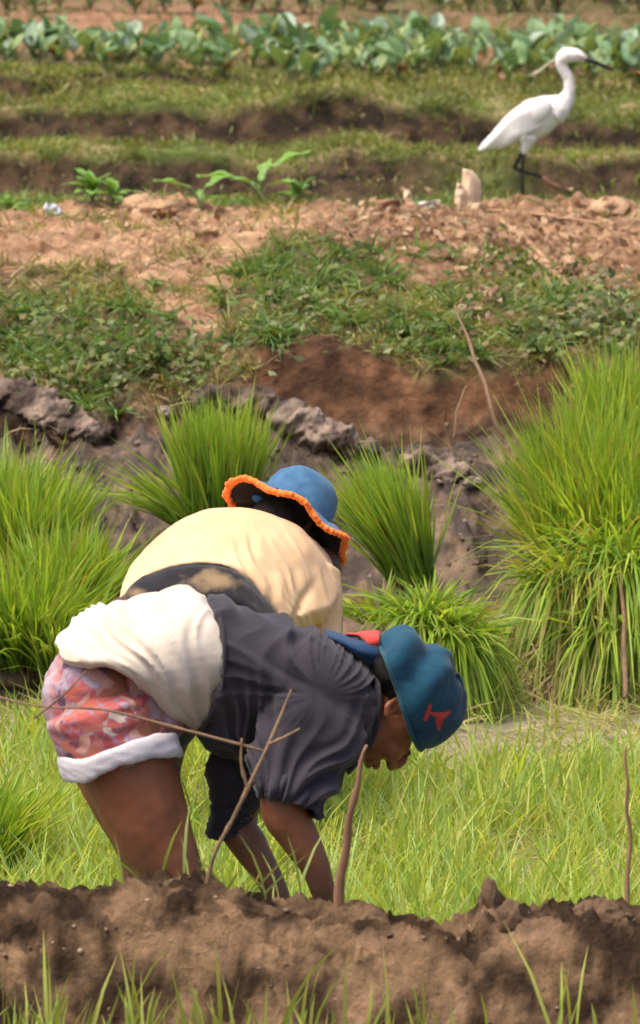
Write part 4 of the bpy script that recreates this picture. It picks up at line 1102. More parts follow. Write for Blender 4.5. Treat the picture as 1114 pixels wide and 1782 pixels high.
# ------------------------------------------------------------ rice seedling bundles
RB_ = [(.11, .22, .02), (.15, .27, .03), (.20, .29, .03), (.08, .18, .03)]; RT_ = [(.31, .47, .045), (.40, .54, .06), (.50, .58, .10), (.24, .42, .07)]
RY_ = [(.45, .33, .10), (.50, .42, .14)]
def bundle(px, py, Y, count, L, lean=(0, 0), spread=.35, label='', seed=0, rad=.06, droop=.35, wd=.0085, yellow=.05, straw=True, wide=1.0):
    r = np.random.default_rng(seed); base = at(px, py, Y)
    t = empty('rice_bundle', base); tag(t, label, 'rice bundle', 'bundles of pulled rice seedlings on the mud')
    n = int(count * .72); spread *= (.60 if droop < .7 else .85); wide = 1 + (wide - 1) * .5; a = r.uniform(0, 2 * math.pi, n); q = np.sqrt(r.uniform(0, 1, n))
    off = np.stack([np.cos(a) * q * rad * wide, np.sin(a) * q * rad, r.uniform(-.02, .03, n)], 1)
    d = np.stack([lean[0] + np.cos(a) * q * spread * wide + r.normal(0, .10, n), lean[1] + np.sin(a) * q * spread + r.normal(0, .10, n), np.ones(n)], 1)
    tf = r.integers(0, 16, n); tv = r.normal(0, spread * .38, (16, 3)) * [1, 1, .0]; d += tv[tf]; off += tv[tf] * rad * .5
    st = r.random(n) < .035; d[st] += r.normal(0, .38, (st.sum(), 3)) * [1, 1, .3]
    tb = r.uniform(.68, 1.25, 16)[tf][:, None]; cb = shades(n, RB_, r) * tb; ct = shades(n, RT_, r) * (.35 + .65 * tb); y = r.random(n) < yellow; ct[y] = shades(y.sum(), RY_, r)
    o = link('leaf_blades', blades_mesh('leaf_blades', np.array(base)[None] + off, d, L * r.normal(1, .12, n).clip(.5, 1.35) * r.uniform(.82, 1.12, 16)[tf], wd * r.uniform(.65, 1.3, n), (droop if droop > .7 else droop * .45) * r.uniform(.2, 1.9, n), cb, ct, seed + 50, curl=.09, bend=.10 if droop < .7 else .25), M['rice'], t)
    tag(o, kind='stuff')
    if straw:
        mb = MB(); F = Matrix.Identity(3); k = 26
        for i in range(k):
            aa = 2 * math.pi * i / k; q_ = rad * r.uniform(.4, .95)
            p = base + Vector((math.cos(aa) * q_ * wide, math.sin(aa) * q_, -.05)); e = p + Vector((lean[0] * .06 + r.normal() * .01, lean[1] * .06, .08))
            mb.tube([p, e], [.005, .003], 5)
        mb.ell(base + Vector((0, 0, -.045)), (rad * .9 * wide, rad * .9, .035), fn=lambda d: 1 + .2 * math.sin(d.x * 9) * math.sin(d.y * 8 + 1))
        o = mb.build('root_mass', M['stone'] if False else M['roots'], t)
    return t

M['roots'] = mat_var('muddy_roots', (.17, .115, .075), vary=.45, scale=40, bump=.8, bscale=80)
# left pile
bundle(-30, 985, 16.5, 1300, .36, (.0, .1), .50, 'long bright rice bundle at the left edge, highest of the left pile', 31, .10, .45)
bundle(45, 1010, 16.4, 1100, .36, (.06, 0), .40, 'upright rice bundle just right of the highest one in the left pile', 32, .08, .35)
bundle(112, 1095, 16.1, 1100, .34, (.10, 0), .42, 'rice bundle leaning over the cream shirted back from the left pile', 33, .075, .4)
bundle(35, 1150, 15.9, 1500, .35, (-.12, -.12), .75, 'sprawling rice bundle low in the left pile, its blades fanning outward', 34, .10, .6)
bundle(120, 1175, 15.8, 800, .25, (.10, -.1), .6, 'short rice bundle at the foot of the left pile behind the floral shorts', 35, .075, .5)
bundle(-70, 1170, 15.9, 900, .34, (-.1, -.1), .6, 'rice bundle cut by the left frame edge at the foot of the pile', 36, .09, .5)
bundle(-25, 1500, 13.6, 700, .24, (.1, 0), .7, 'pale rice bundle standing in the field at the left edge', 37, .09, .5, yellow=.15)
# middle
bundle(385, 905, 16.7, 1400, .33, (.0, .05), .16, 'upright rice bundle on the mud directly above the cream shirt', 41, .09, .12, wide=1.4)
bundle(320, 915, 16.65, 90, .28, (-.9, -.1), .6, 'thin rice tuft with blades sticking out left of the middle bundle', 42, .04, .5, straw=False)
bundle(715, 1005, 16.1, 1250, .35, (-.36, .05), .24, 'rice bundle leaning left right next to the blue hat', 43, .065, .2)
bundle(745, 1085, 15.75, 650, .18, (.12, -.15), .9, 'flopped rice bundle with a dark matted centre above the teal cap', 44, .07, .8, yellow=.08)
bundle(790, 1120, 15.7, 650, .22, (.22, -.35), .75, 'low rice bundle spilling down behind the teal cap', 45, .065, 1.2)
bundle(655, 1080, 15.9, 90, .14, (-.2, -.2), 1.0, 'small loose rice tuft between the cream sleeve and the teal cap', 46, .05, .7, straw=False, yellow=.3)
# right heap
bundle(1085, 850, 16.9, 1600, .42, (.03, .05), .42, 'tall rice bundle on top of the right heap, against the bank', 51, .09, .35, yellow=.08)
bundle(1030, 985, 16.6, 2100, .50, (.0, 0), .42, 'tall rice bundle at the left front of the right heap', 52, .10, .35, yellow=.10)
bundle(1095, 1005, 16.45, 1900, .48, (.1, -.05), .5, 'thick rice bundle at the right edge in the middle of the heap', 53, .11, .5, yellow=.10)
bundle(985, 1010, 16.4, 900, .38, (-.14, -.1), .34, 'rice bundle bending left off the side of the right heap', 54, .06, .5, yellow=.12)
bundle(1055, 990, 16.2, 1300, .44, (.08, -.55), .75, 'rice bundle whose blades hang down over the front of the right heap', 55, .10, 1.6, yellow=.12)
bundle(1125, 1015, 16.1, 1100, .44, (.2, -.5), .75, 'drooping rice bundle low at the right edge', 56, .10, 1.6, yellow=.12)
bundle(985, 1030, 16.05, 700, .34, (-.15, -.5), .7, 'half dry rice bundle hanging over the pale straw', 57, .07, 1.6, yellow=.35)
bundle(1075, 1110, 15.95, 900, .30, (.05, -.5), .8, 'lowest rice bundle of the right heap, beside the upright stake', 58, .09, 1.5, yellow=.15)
# dry straw under the heap
r = np.random.default_rng(61); B = []; Dn = []
for i in range(1500):
    px, py = r.uniform(850, 1190), r.uniform(1040, 1190)
    if px < 900 and py < 1100: continue
    B.append(at(px, py, 16.0 - (py - 1040) / 700 + r.uniform(-.03, .03))); Dn.append((r.normal(-.35, .45), -.35, -1 + r.normal() * .5))
B = np.array(B); n = len(B)
o = link('straw', blades_mesh('straw', B, np.array(Dn), r.uniform(.06, .17, n), r.uniform(.004, .008, n), .1, shades(n, [(.38, .27, .15), (.30, .22, .10), (.46, .36, .20)], r), shades(n, [(.45, .35, .19), (.24, .16, .08), (.24, .26, .08)], r), 9), M['dry'])
tag(o, 'dry tan straw hanging below the right heap of rice bundles', 'straw', kind='stuff')
mb = MB()
for i in range(16):
    p = at(865 + i * 20 + 6 * math.sin(i * 3), 1130 + 14 * math.sin(i * 1.7) - (i > 6) * 20, 16.12 + .05 * math.sin(i))
    mb.ell(p, (.10, .14, .13 + .03 * math.sin(i * 2)), seg=16, rings=10)
mb.remesh('earth_heap', M['heap'] if 'heap' in M else M['roots'], None, voxel=.012, smooth=4, disp=lambda co, no: .03 * fbm(co[:, 0] * 9, co[:, 1] * 9, co[:, 2] * 9, 4))
tag(bpy.data.objects['earth_heap'], 'brown earth heap under the right pile of rice bundles', 'earth heap')

# ------------------------------------------------------------ sticks and twigs
def stick(name, pts, rad, mat, label, cat, seg=8, buds=0):
    P = resample([tuple(p) for p in pts], (len(pts) - 1) * 5 + 1); R = [float(v[0]) for v in resample([(q,) for q in rad], (len(rad) - 1) * 5 + 1)]
    if len(R) != len(P): R = list(np.interp(np.linspace(0, 1, len(P)), np.linspace(0, 1, len(R)), R))
    R = [q * (1 + .08 * math.sin(i * 2.3 + len(P)) + (.22 if i % 7 == 3 else 0)) for i, q in enumerate(R)]
    P = [Vector(p) + Vector((math.sin(i * 1.3) * .0025, 0, math.cos(i * 1.9) * .0015)) for i, p in enumerate(P)]
    mb = MB(); mb.tube(P, R, seg); o = mb.build(name, M[mat]); tag(o, label, cat); return o
stick('stick', [on_ground(882, 792) + Vector((0, -.02, -.03)), at(850, 690, 17.3), at(818, 600, 17.45), at(790, 530, 17.6)], [.006, .0062, .005, .003], 'stick', 'thin bare stick leaning against the bank left of the tall rice heap', 'stick')
stick('stick', [on_ground(794, 800) + Vector((0, 0, -.02)), at(783, 770, 17.25), at(778, 738, 17.25)], [.006, .005, .007], 'stick', 'short knobbly stub standing below the leaning stick', 'stick')
stick('stick', [at(1088, 1215, 15.6), at(1086, 1100, 15.75), at(1080, 985, 15.9)], [.008, .007, .004], 'stick', 'upright tan stake in front of the right rice heap', 'stick')
stick('twig', [at(788, 766, 17.3), at(800, 700, 17.35), at(812, 672, 17.4)], [.003, .003, .002], 'stick', 'fine pale root hanging on the bare soil beside the leaning stick', 'twig')
# blurred ones in front of the workers
c1 = gpt(585, 11.27)
stick('peg', [c1 + Vector((0, 0, -.05)), at(598, 1500, 11.25), at(616, 1390, 11.22), at(637, 1296, 11.2)], [.011, .009, .0065, .003], 'peg', 'reddish tapering stake on the near bank in front of the hands', 'stake', 10)
c2 = gpt(1093, 11.27)
stick('peg', [c2 + Vector((0, 0, -.05)), at(1096, 1480, 11.27), at(1091, 1380, 11.26), at(1090, 1295, 11.25)], [.005, .0042, .0036, .002], 'peg', 'slender stake on the near bank at the right edge', 'stake')
c3 = gpt(352, 11.2)
tw = empty('twig', c3); tag(tw, 'forked dry twig rising from the near bank across the floral shorts and jacket', 'twig')
def part_stick(name, pts, rad):
    P = resample([tuple(p) for p in pts], (len(pts) - 1) * 5 + 1); R = list(np.interp(np.linspace(0, 1, len(P)), np.linspace(0, 1, len(rad)), rad))
    R = [q * (1 + .1 * math.sin(i * 2.3) + (.3 if i % 6 == 3 else 0)) for i, q in enumerate(R)]
    mb = MB(); mb.tube(P, R, 8); return mb.build(name, M['stick'], tw)
part_stick('stem', [c3 + Vector((0, 0, -.04)), at(372, 1490, 11.2), at(404, 1428, 11.2), at(431, 1372, 11.2), at(470, 1290, 11.22), at(507, 1200, 11.25)], [.0045, .0042, .0042, .0046, .0036, .002])
part_stick('branch', [at(431, 1372, 11.2), at(420, 1330, 11.2), at(421, 1285, 11.2)], [.004, .003, .002])
part_stick('branch', [at(466, 1296, 11.22), at(495, 1283, 11.2), at(522, 1268, 11.2)], [.003, .003, .0015])
part_stick('branch', [at(-60, 1196, 11.3), at(60, 1228, 11.25), at(180, 1235, 11.2), at(300, 1265, 11.2), at(400, 1291, 11.2), at(462, 1308, 11.22)], [.0018, .002, .0024, .0032, .0032, .0024])
part_stick('branch', [at(60, 1250, 11.24), at(115, 1205, 11.2), at(150, 1168, 11.2)], [.0022, .002, .0012])
# spike of mud and dry stub on the near bank
M['clod'] = mat_var('mud_clod', (.17, .105, .06), vary=.4, scale=20, bump=.9, bscale=50, dist=.02)
def clod(px, py, Y, r, label, cat='clod', name='mud_clod', mat='clod', seed=0, grp=None):
    mb = MB(); p = at(px, py, Y)
    mb.ell((0, 0, 0), r, seg=36, rings=22); me = mb.mesh(name)
    co = np.array([v.co[:] for v in me.vertices]); d = co / (np.linalg.norm(co, axis=1)[:, None] + 1e-9)
    s = 1 + .36 * ridged(d[:, 0] * 1.6 + seed, d[:, 1] * 1.6, d[:, 2] * 1.6 + seed, 5, .6) * .6 + .18 * fbm(d[:, 0] * 3 + seed, d[:, 1] * 3, d[:, 2] * 3, 3)
    me.vertices.foreach_set('co', (co * s[:, None] * .9).astype(np.float32).ravel()); me.update()
    if mat == 'stone':
        C = np.ones((len(co), 4), np.float32); n_ = fbm(d[:, 0] * 2 + seed, d[:, 1] * 2, d[:, 2] * 2, 3); C[:, :3] = mixc((.075, .052, .04), (.33, .26, .21), np.clip(.40 + n_ * 1.3, 0, 1))
        me.color_attributes.new('Col', 'FLOAT_COLOR', 'POINT').data.foreach_set('color', C.ravel())
    o = link(name, me, M[mat]); o.location = p; o.rotation_euler = (0, 0, seed); tag(o, label, cat, grp); return o
clod(852, 1580, 11.24, (.016, .02, .055), 'pointed mud clod sticking up from the near bank', seed=1)
clod(310, 1560, 11.2, (.05, .03, .03), 'crumbly mud clod on the near bank below the thigh', seed=2)
clod(1045, 1595, 11.2, (.055, .04, .03), 'broad mud clod at the right of the near bank', seed=3)
clod(885, 1610, 11.15, (.030, .025, .045), 'smooth upright clod beside the pointed one', seed=4)

# stones on the mud slope
def stone(px, py, r, label, seed, up=.0, cat='stone', dark=False):
    p = on_ground(px, py); q = clod(0, 0, 10, r, label, cat, 'stone' if cat == 'stone' else 'mud_clod', 'stone', seed); q.location = p + Vector((0, 0, r[2] * .3 + up)); q.rotation_euler = (.1, .1, seed * 1.3); return q
def ridge(name, pts, rr, label, seed, cat='mud ridge'):
    mb = MB(); m_ = (len(pts) - 1) * 4 + 1; P_ = [(np.interp(j / 4, range(len(pts)), [p[0] for p in pts]), np.interp(j / 4, range(len(pts)), [p[1] for p in pts])) for j in range(m_)]
    rr = [tuple(np.interp(j / 4, range(len(rr)), [q[a] for q in rr]) for a in range(3)) for j in range(m_)]
    for i, (px, py) in enumerate(P_):
        c = on_ground(px, py); k = rr[i]; mb.ell(c + Vector((0, .01, k[2] * .2)), (k[0], k[1], k[2]), Matrix.Rotation(.25 * math.sin(i * 2 + seed), 3, 'Y'), 20, 12)
    def cf(co, no):
        n_ = fbm(co[:, 0] * 9 + seed, co[:, 1] * 9, co[:, 2] * 9, 4)
        return mixc((.060, .038, .028), (.27, .20, .155), np.clip(.38 + n_ * 1.5, 0, 1))
    o = mb.remesh(name, M['stone'], None, voxel=.0075, smooth=4, colfn=cf, disp=lambda co, no: .017 * ridged(co[:, 0] * 13 + seed, co[:, 1] * 13, co[:, 2] * 24 - co[:, 0] * 8, 5, .6) + .014 * fbm(co[:, 0] * 6, co[:, 1] * 6, co[:, 2] * 6 + seed, 3) - .012)
    import bmesh                                         # keep only the largest connected lump
    bm = bmesh.new(); bm.from_mesh(o.data); seen = set(); best = []
    for v in bm.verts:
        if v in seen: continue
        st = [v]; comp = []; seen.add(v)
        while st:
            a = st.pop(); comp.append(a)
            for e in a.link_edges:
                w = e.other_vert(a)
                if w not in seen: seen.add(w); st.append(w)
        if len(comp) > len(best): best = comp
    keep = set(best); bmesh.ops.delete(bm, geom=[v for v in bm.verts if v not in keep], context='VERTS'); bm.to_mesh(o.data); bm.free()
    tag(o, label, cat)
ridge('mud_ridge', [(370, 706), (430, 706), (462, 716)], [(.07, .05, .035), (.08, .05, .035), (.06, .05, .03)], 'cracked grey mud ridge rising behind the top of the middle rice bundle', 11)
ridge('mud_ridge', [(500, 734), (530, 750), (570, 772), (620, 796)], [(.06, .05, .035), (.07, .05, .035), (.07, .05, .035), (.06, .045, .028)], 'lumpy grey mud ridge sloping down right between the middle and the leaning bundle', 17)
ridge('mud_ridge', [(20, 690), (70, 715), (120, 745), (165, 765)], [(.09, .06, .035), (.08, .06, .035), (.08, .05, .035), (.06, .05, .03), (.07, .05, .035)], 'smooth grey brown mud mass at the left edge below the grass', 12)
ridge('mud_ridge', [(720, 812), (755, 826), (790, 835), (745, 860)], [(.045, .04, .035), (.055, .04, .04), (.05, .04, .03), (.05, .04, .025)], 'knotted dark mud lump at the foot of the leaning stick', 13, 'mud lump')
stone(290, 722, (.026, .02, .018), 'small pale stone left of the middle rice bundle', 14)
stone(825, 846, (.038, .025, .017), 'pale tan stone on the mud left of the right heap', 15)
stone(383, 700, (.030, .02, .016), 'pale angular stone on the grey ridge behind the middle rice bundle', 16)
# crumbly small clods everywhere on the mud slope and crest
def onbank_(D, px): return sstep(17.3, 17.45, D) * sstep(250, 380, px)
def clod_field(name, n, x0, x1, D0, D1, r0, r1, cols, label, seed, matk, w=None):
    r = np.random.default_rng(seed); B, qx, qy = scatter(n, x0, x1, D0, D1, r, w); n = len(B)
    ico = [(0, 0, 1), (.89, 0, .45), (.28, .85, .45), (-.72, .53, .45), (-.72, -.53, .45), (.28, -.85, .45), (.72, .53, -.45), (-.28, .85, -.45), (-.89, 0, -.45), (-.28, -.85, -.45), (.72, -.53, -.45), (0, 0, -1)]
    F = np.array([(0, 1, 2), (0, 2, 3), (0, 3, 4), (0, 4, 5), (0, 5, 1), (1, 6, 2), (2, 7, 3), (3, 8, 4), (4, 9, 5), (5, 10, 1), (6, 7, 2), (7, 8, 3), (8, 9, 4), (9, 10, 5), (10, 6, 1), (11, 7, 6), (11, 8, 7), (11, 9, 8), (11, 10, 9), (11, 6, 10)])
    ico = np.array(ico)[None] * (1 + r.normal(0, .22, (n, 12, 1))); s = (r0 + (r1 - r0) * r.random(n) ** 3.0)
    S = s[:, None] * r.uniform(.6, 1.4, (n, 3)) * [1.2, 1, .65]; a = r.uniform(0, 6.28, n); c_, s_ = np.cos(a), np.sin(a)
    V = ico * S[:, None, :]; X = V[..., 0] * c_[:, None] - V[..., 1] * s_[:, None]; Y = V[..., 0] * s_[:, None] + V[..., 1] * c_[:, None]
    V = np.stack([X, Y, V[..., 2]], -1) + B[:, None, :]; V = V.reshape(-1, 3)
    tr = (np.arange(n)[:, None, None] * 12 + F[None]).reshape(-1, 3)
    C = np.repeat(shades(n, cols, r, .3), 12, axis=0)
    o = link(name, fastmesh(name, V, tris=tr, colors=C), M[matk]); tag(o, label, name.replace('_', ' '), kind='stuff')
clod_field('mud_crumbs', 4500, -200, 1320, 16.0, 17.75, .003, .016, [(.08, .052, .04), (.14, .10, .08), (.20, .15, .12)], 'small crumbled clods over the mud slope', 71, 'stone', lambda px, py, D, x: np.clip(.45 + pnoise(x * 4, D * 4), 0, 1) * (1 - onbank_(D, px)))
clod_field('bank_crumbs', 8000, -200, 1320, 17.6, 20.6, .002, .010, [(.30, .17, .10), (.48, .31, .19), (.22, .12, .07)], 'loose dry crumbs of earth on the bank', 72, 'stone', lambda px, py, D, x: np.clip(zone_masks(px, py, D, x)[0] * .9 + .10, 0, 1) * np.clip(.5 + 1.2 * pnoise(x * 4, D * 4), .05, 1) * (1 - .8 * (px < 560)))
clod_field('near_crumbs', 1500, -200, 1320, 10.95, 11.4, .002, .008, [(.15, .095, .06), (.26, .17, .11), (.32, .23, .15)], 'small crumbs on the near mud bank', 73, 'stone', lambda px, py, D, x: np.clip(.4 + pnoise(x * 8, D * 8), 0, 1))

# ------------------------------------------------------------ plants: a broad leaf pointing along +Y from its stalk
def leaf_me(name, L, Wd, colr, lobes=0, fold=.25, bend=.3, stalk=0, seed=0, vein=(.2, .28, .12)):
    r = random.Random(seed); n, m = 12, 6; V = []; C = []; Q = []
    cy = stalk
    for i in range(n + 1):
        t = i / n
        w = Wd * (math.sin(math.pi * min(1, t * .93 + .06)) ** .62) * (1 - .25 * t)
        if lobes: w *= .70 + .30 * math.cos(t * lobes * 2 * math.pi * .9 + .4) + (.12 if t < .5 else 0)
        for j in range(m + 1):
            u = -1 + 2 * j / m
            x = u * w; z = abs(u) * fold * w * 1.2 - bend * L * t * t + .03 * L * math.sin(t * 9 + u * 3 + seed)
            V.append((x, cy + t * L + (.12 * L * abs(u) if lobes else 0), z + stalk * .9))
            k = 1 + .12 * math.sin(t * 14 + abs(u) * 6); cc = colr if abs(u) > .1 else vein
            C.append([q * k for q in cc])
    for i in range(n):
        for j in range(m):
            a = i * (m + 1) + j; Q.append((a, a + 1, a + m + 2, a + m + 1))
    b = len(V)                                              # stalk
    if stalk:
        for i in range(4):
            t = i / 3
            for k in range(4):
                a = math.pi / 2 * k; V.append((.005 * math.cos(a), stalk * t ** 1.3, stalk * .9 * t + .005 * math.sin(a))); C.append((.20, .25, .12))
        for i in range(3):
            for k in range(4): Q.append((b + i * 4 + k, b + i * 4 + (k + 1) % 4, b + (i + 1) * 4 + (k + 1) % 4, b + (i + 1) * 4 + k))
    return fastmesh(name, V, quads=Q, colors=np.array(C))
VL = [leaf_me('leaf', .17, .045, (.13, .25, .12), stalk=.07, seed=1), leaf_me('leaf', .15, .050, (.18, .30, .13), stalk=.09, seed=2, bend=.15),
      leaf_me('leaf', .19, .038, (.23, .34, .13), stalk=.05, seed=3, bend=.3), leaf_me('leaf', .13, .046, (.33, .43, .33), stalk=.10, seed=4, fold=.5),
      leaf_me('leaf', .16, .036, (.30, .37, .14), stalk=.06, seed=5, bend=.2), leaf_me('leaf', .12, .04, (.42, .20, .10), stalk=.03, seed=6, bend=.6)]
for me in VL: me.materials.append(M['bigleaf'])
def veg_proto(kind, seed):
    r = random.Random(seed); root = empty('vegetable_plant', (0, 0, 0)); n = r.randint(6, 9)
    for i in range(n):
        k = r.choices([0, 1, 2, 3, 4, 5], [[5, 3, 1, 1, 1, .5], [1, 3, 4, 1, 3, .7], [2, 2, 1, 4, 1, 1.0]][kind])[0]
        o = bpy.data.objects.new('leaf', VL[k]); col.objects.link(o); o.parent = root
        o.rotation_euler = (r.uniform(.65, 1.35) if i else 1.4, r.uniform(-.5, .5), 2 * math.pi * i / n + r.uniform(-.4, .4)); s = r.uniform(.75, 1.25); o.scale = (s * r.uniform(.8, 1.2), s, s); o.location = (0, 0, r.uniform(0, .02))
    return root
protos = [veg_proto(k % 3, 100 + k) for k in range(6)]
used = [False] * 6
LBL = ['broad leaved dark green vegetable plant among the rows beyond the terraces', 'yellow green vegetable plant with long leaves among the rows beyond the terraces', 'grey green vegetable plant with pale waxy leaves among the rows beyond the terraces']
ROWN = ['first', 'second', 'third', 'fourth', 'fifth', 'sixth', 'last']
def place_veg(x, D, s, rz, k, row, px):
    src = protos[k]; z, yo = ground_z(x, D); loc = (x, D + float(yo[0]), float(z[0]) - .005)
    if not used[k]: root = src; used[k] = True
    else:
        root = src.copy(); col.objects.link(root)
        for ch in src.children:
            c = ch.copy(); col.objects.link(c); c.parent = root
    root.location = loc; root.rotation_euler = (0, 0, rz); root.scale = (s, s, s)
    kind = k % 3
    tag(root, '%s in the %s row, %s' % (['dark green broad leaved plant', 'yellow green long leaved plant', 'pale grey green waxy plant'][kind], ROWN[row], 'far left' if px < 200 else 'left of centre' if px < 480 else 'centre' if px < 700 else 'right, near the egret' if px < 900 else 'far right'), 'vegetable plant', ['dark green vegetable plants in the upper rows', 'yellow green vegetable plants in the upper rows', 'grey green vegetable plants in the upper rows'][kind])
r = random.Random(5)
for row, (D0, step, pres, sc) in enumerate([(24.42, 44, .85, .70), (24.75, 44, .85, .68), (25.1, 42, .88, .78), (25.45, 44, .85, .78), (26.95, 42, .8, .8), (27.5, 44, .85, .9), (28.2, 50, .85, 1.05)]):
    px = -90 + r.uniform(0, 40)
    while px < 1220:
        pr = pres
        if D0 > 27 and px < 480: pr *= .35
        if D0 < 24.5 and px < 330: pr *= .25
        if r.random() < pr:
            D = D0 + r.uniform(-.12, .12); place_veg((px - 557) / 9700 * D, D, sc * r.uniform(.75, 1.2), r.uniform(0, 6.28), r.randrange(6), row, px)
        px += step * r.uniform(.7, 1.35)
# weeds in that field
rr_ = np.random.default_rng(81)
B, qx, qy = scatter(9000, -150, 1260, 24.6, 29.5, rr_, lambda px, py, D, x: np.clip(.3 + pnoise(x * 2, D * 2) + .45 * np.exp(-((D - 26.6) / .3) ** 2) * (px > 500), .02, 1)); n = len(B)
o = link('far_grass', blades_mesh('far_grass', B, updir(n, rr_, .5), rr_.uniform(.03, .11, n), rr_.uniform(.006, .012, n), .3, shades(n, [(.10, .15, .04), (.16, .18, .06)], rr_), shades(n, [(.2, .27, .08), (.26, .26, .1)], rr_), 10), M['leaf'])
tag(o, 'thin grass and weeds between the far vegetable rows', 'grass', kind='stuff')

# bright weeds on the crest
LG = leaf_me('leaf', .125, .048, (.17, .34, .05), lobes=2, fold=.15, bend=.15, stalk=.05, seed=7); LS = leaf_me('leaf', .075, .018, (.16, .32, .05), stalk=.02, seed=8, bend=.3); LT = leaf_me('leaf', .05, .02, (.11, .20, .05), stalk=.015, seed=9)
for me in (LG, LS, LT): me.materials.append(M['bigleaf'])
def weed(px, py, Y, specs, label, cat='plant', name='weed'):
    base = on_ground(px, py) if Y is None else gpt(px, Y); root = empty(name, base); tag(root, label, cat)
    for (me, rx, rz, s, dz) in specs:
        o = bpy.data.objects.new('leaf', me); col.objects.link(o); o.parent = root; o.rotation_euler = (rx, 0, rz); o.scale = (s, s, s); o.location = (0, 0, dz)
    return root
weed(455, 375, 20.2, [(LG, .5, -1.35, 1.25, .05), (LG, .2, 1.5, 1.3, .02), (LG, .35, 2.2, .8, .03), (LG, .3, -2.2, .9, .02), (LG, .9, -.5, .8, .03), (LS, 1.0, .8, 1.1, 0), (LG, .1, -1.8, .75, 0)], 'bright green lobed leaf plant on the crest left of centre')
weed(350, 385, 20.05, [(LG, .35, 1.7, 1.0, .02), (LG, .5, -1.0, .9, .02), (LS, .8, 0, 1, 0), (LS, .5, -2, 1.2, 0)], 'low plant with a drooping lobed leaf beside the bright one on the crest')
r = random.Random(9)
for (px, Y, lab, n, s) in [(165, 20.3, 'tuft of narrow green leaves behind the blue white rag', 16, 1.25), (200, 20.25, 'second tuft of narrow leaves next to the pale crest clod', 12, 1.1), (520, 20.25, 'small leafy weed right of the bright lobed plant', 12, 1.0), (20, 20.4, 'leafy weed on the crest at the left edge', 10, .9)]:
    weed(px, 0, Y, [(LS, r.uniform(.3, 1.3), r.uniform(0, 6.28), s * r.uniform(.7, 1.2), r.uniform(0, .03)) for _ in range(n)], lab)
# small leaved creepers on the slope: one mass
def creeper(n, spots, seed, cols, label, name):
    r = np.random.default_rng(seed); V = []; T = []; C = []; b = 0
    for (cx, cy, sx, sy, m) in spots:
        for _ in range(m):
            p = np.array(on_ground(cx + r.normal() * sx, cy + r.normal() * sy)); p = p + [0, -.02 - r.random() * .03, .015 + r.random() * .035]
            a = r.uniform(0, 6.28); t = r.uniform(-.6, .9); L = r.uniform(.018, .045); w = L * r.uniform(.22, .38)
            d = np.array([math.cos(a) * math.cos(t), math.sin(a) * math.cos(t) * .6 - .3, math.sin(t)]); d /= np.linalg.norm(d)
            s = np.cross(d, [r.normal() * .5, -.7, .6]); s /= np.linalg.norm(s) + 1e-6
            nn = np.cross(d, s)
            V += [p, p + d * L * .45 + s * w + nn * w * .3, p + d * L, p + d * L * .45 - s * w + nn * w * .3]
            T += [(b, b + 1, b + 2), (b, b + 2, b + 3)]; c = np.array(cols[r.integers(0, len(cols))]) * r.uniform(.7, 1.3); C += [c] * 4; b += 4
    o = link(name, fastmesh(name, V, tris=T, colors=np.array(C)), M['leaf']); tag(o, label, name.replace('_', ' '), kind='stuff')
creeper(0, [(210, 620, 55, 26, 170), (90, 570, 60, 30, 120), (30, 640, 40, 22, 90), (320, 640, 30, 30, 110), (150, 660, 70, 22, 150), (480, 560, 60, 35, 110), (1010, 540, 35, 30, 170), (1090, 560, 30, 30, 240), (960, 600, 40, 25, 140), (870, 500, 60, 40, 90), (720, 600, 70, 22, 50), (600, 480, 60, 40, 80)], 91,
        [(.08, .13, .03), (.11, .16, .04), (.18, .23, .06), (.20, .22, .10), (.07, .10, .03), (.22, .17, .08)], 'small leaved creeping plants scattered over the grassy slope', 'creeper')

creeper(0, [(700, 400, 50, 22, 110), (800, 430, 60, 30, 120), (930, 430, 60, 28, 120), (1050, 440, 50, 28, 90), (620, 390, 50, 12, 60), (300, 395, 90, 15, 70), (830, 500, 30, 30, 60)], 92,
        [(.34, .21, .12), (.44, .30, .18), (.22, .12, .07), (.50, .36, .23), (.28, .16, .09)], 'dead brown leaf scraps strewn over the right of the crest', 'leaf_litter')
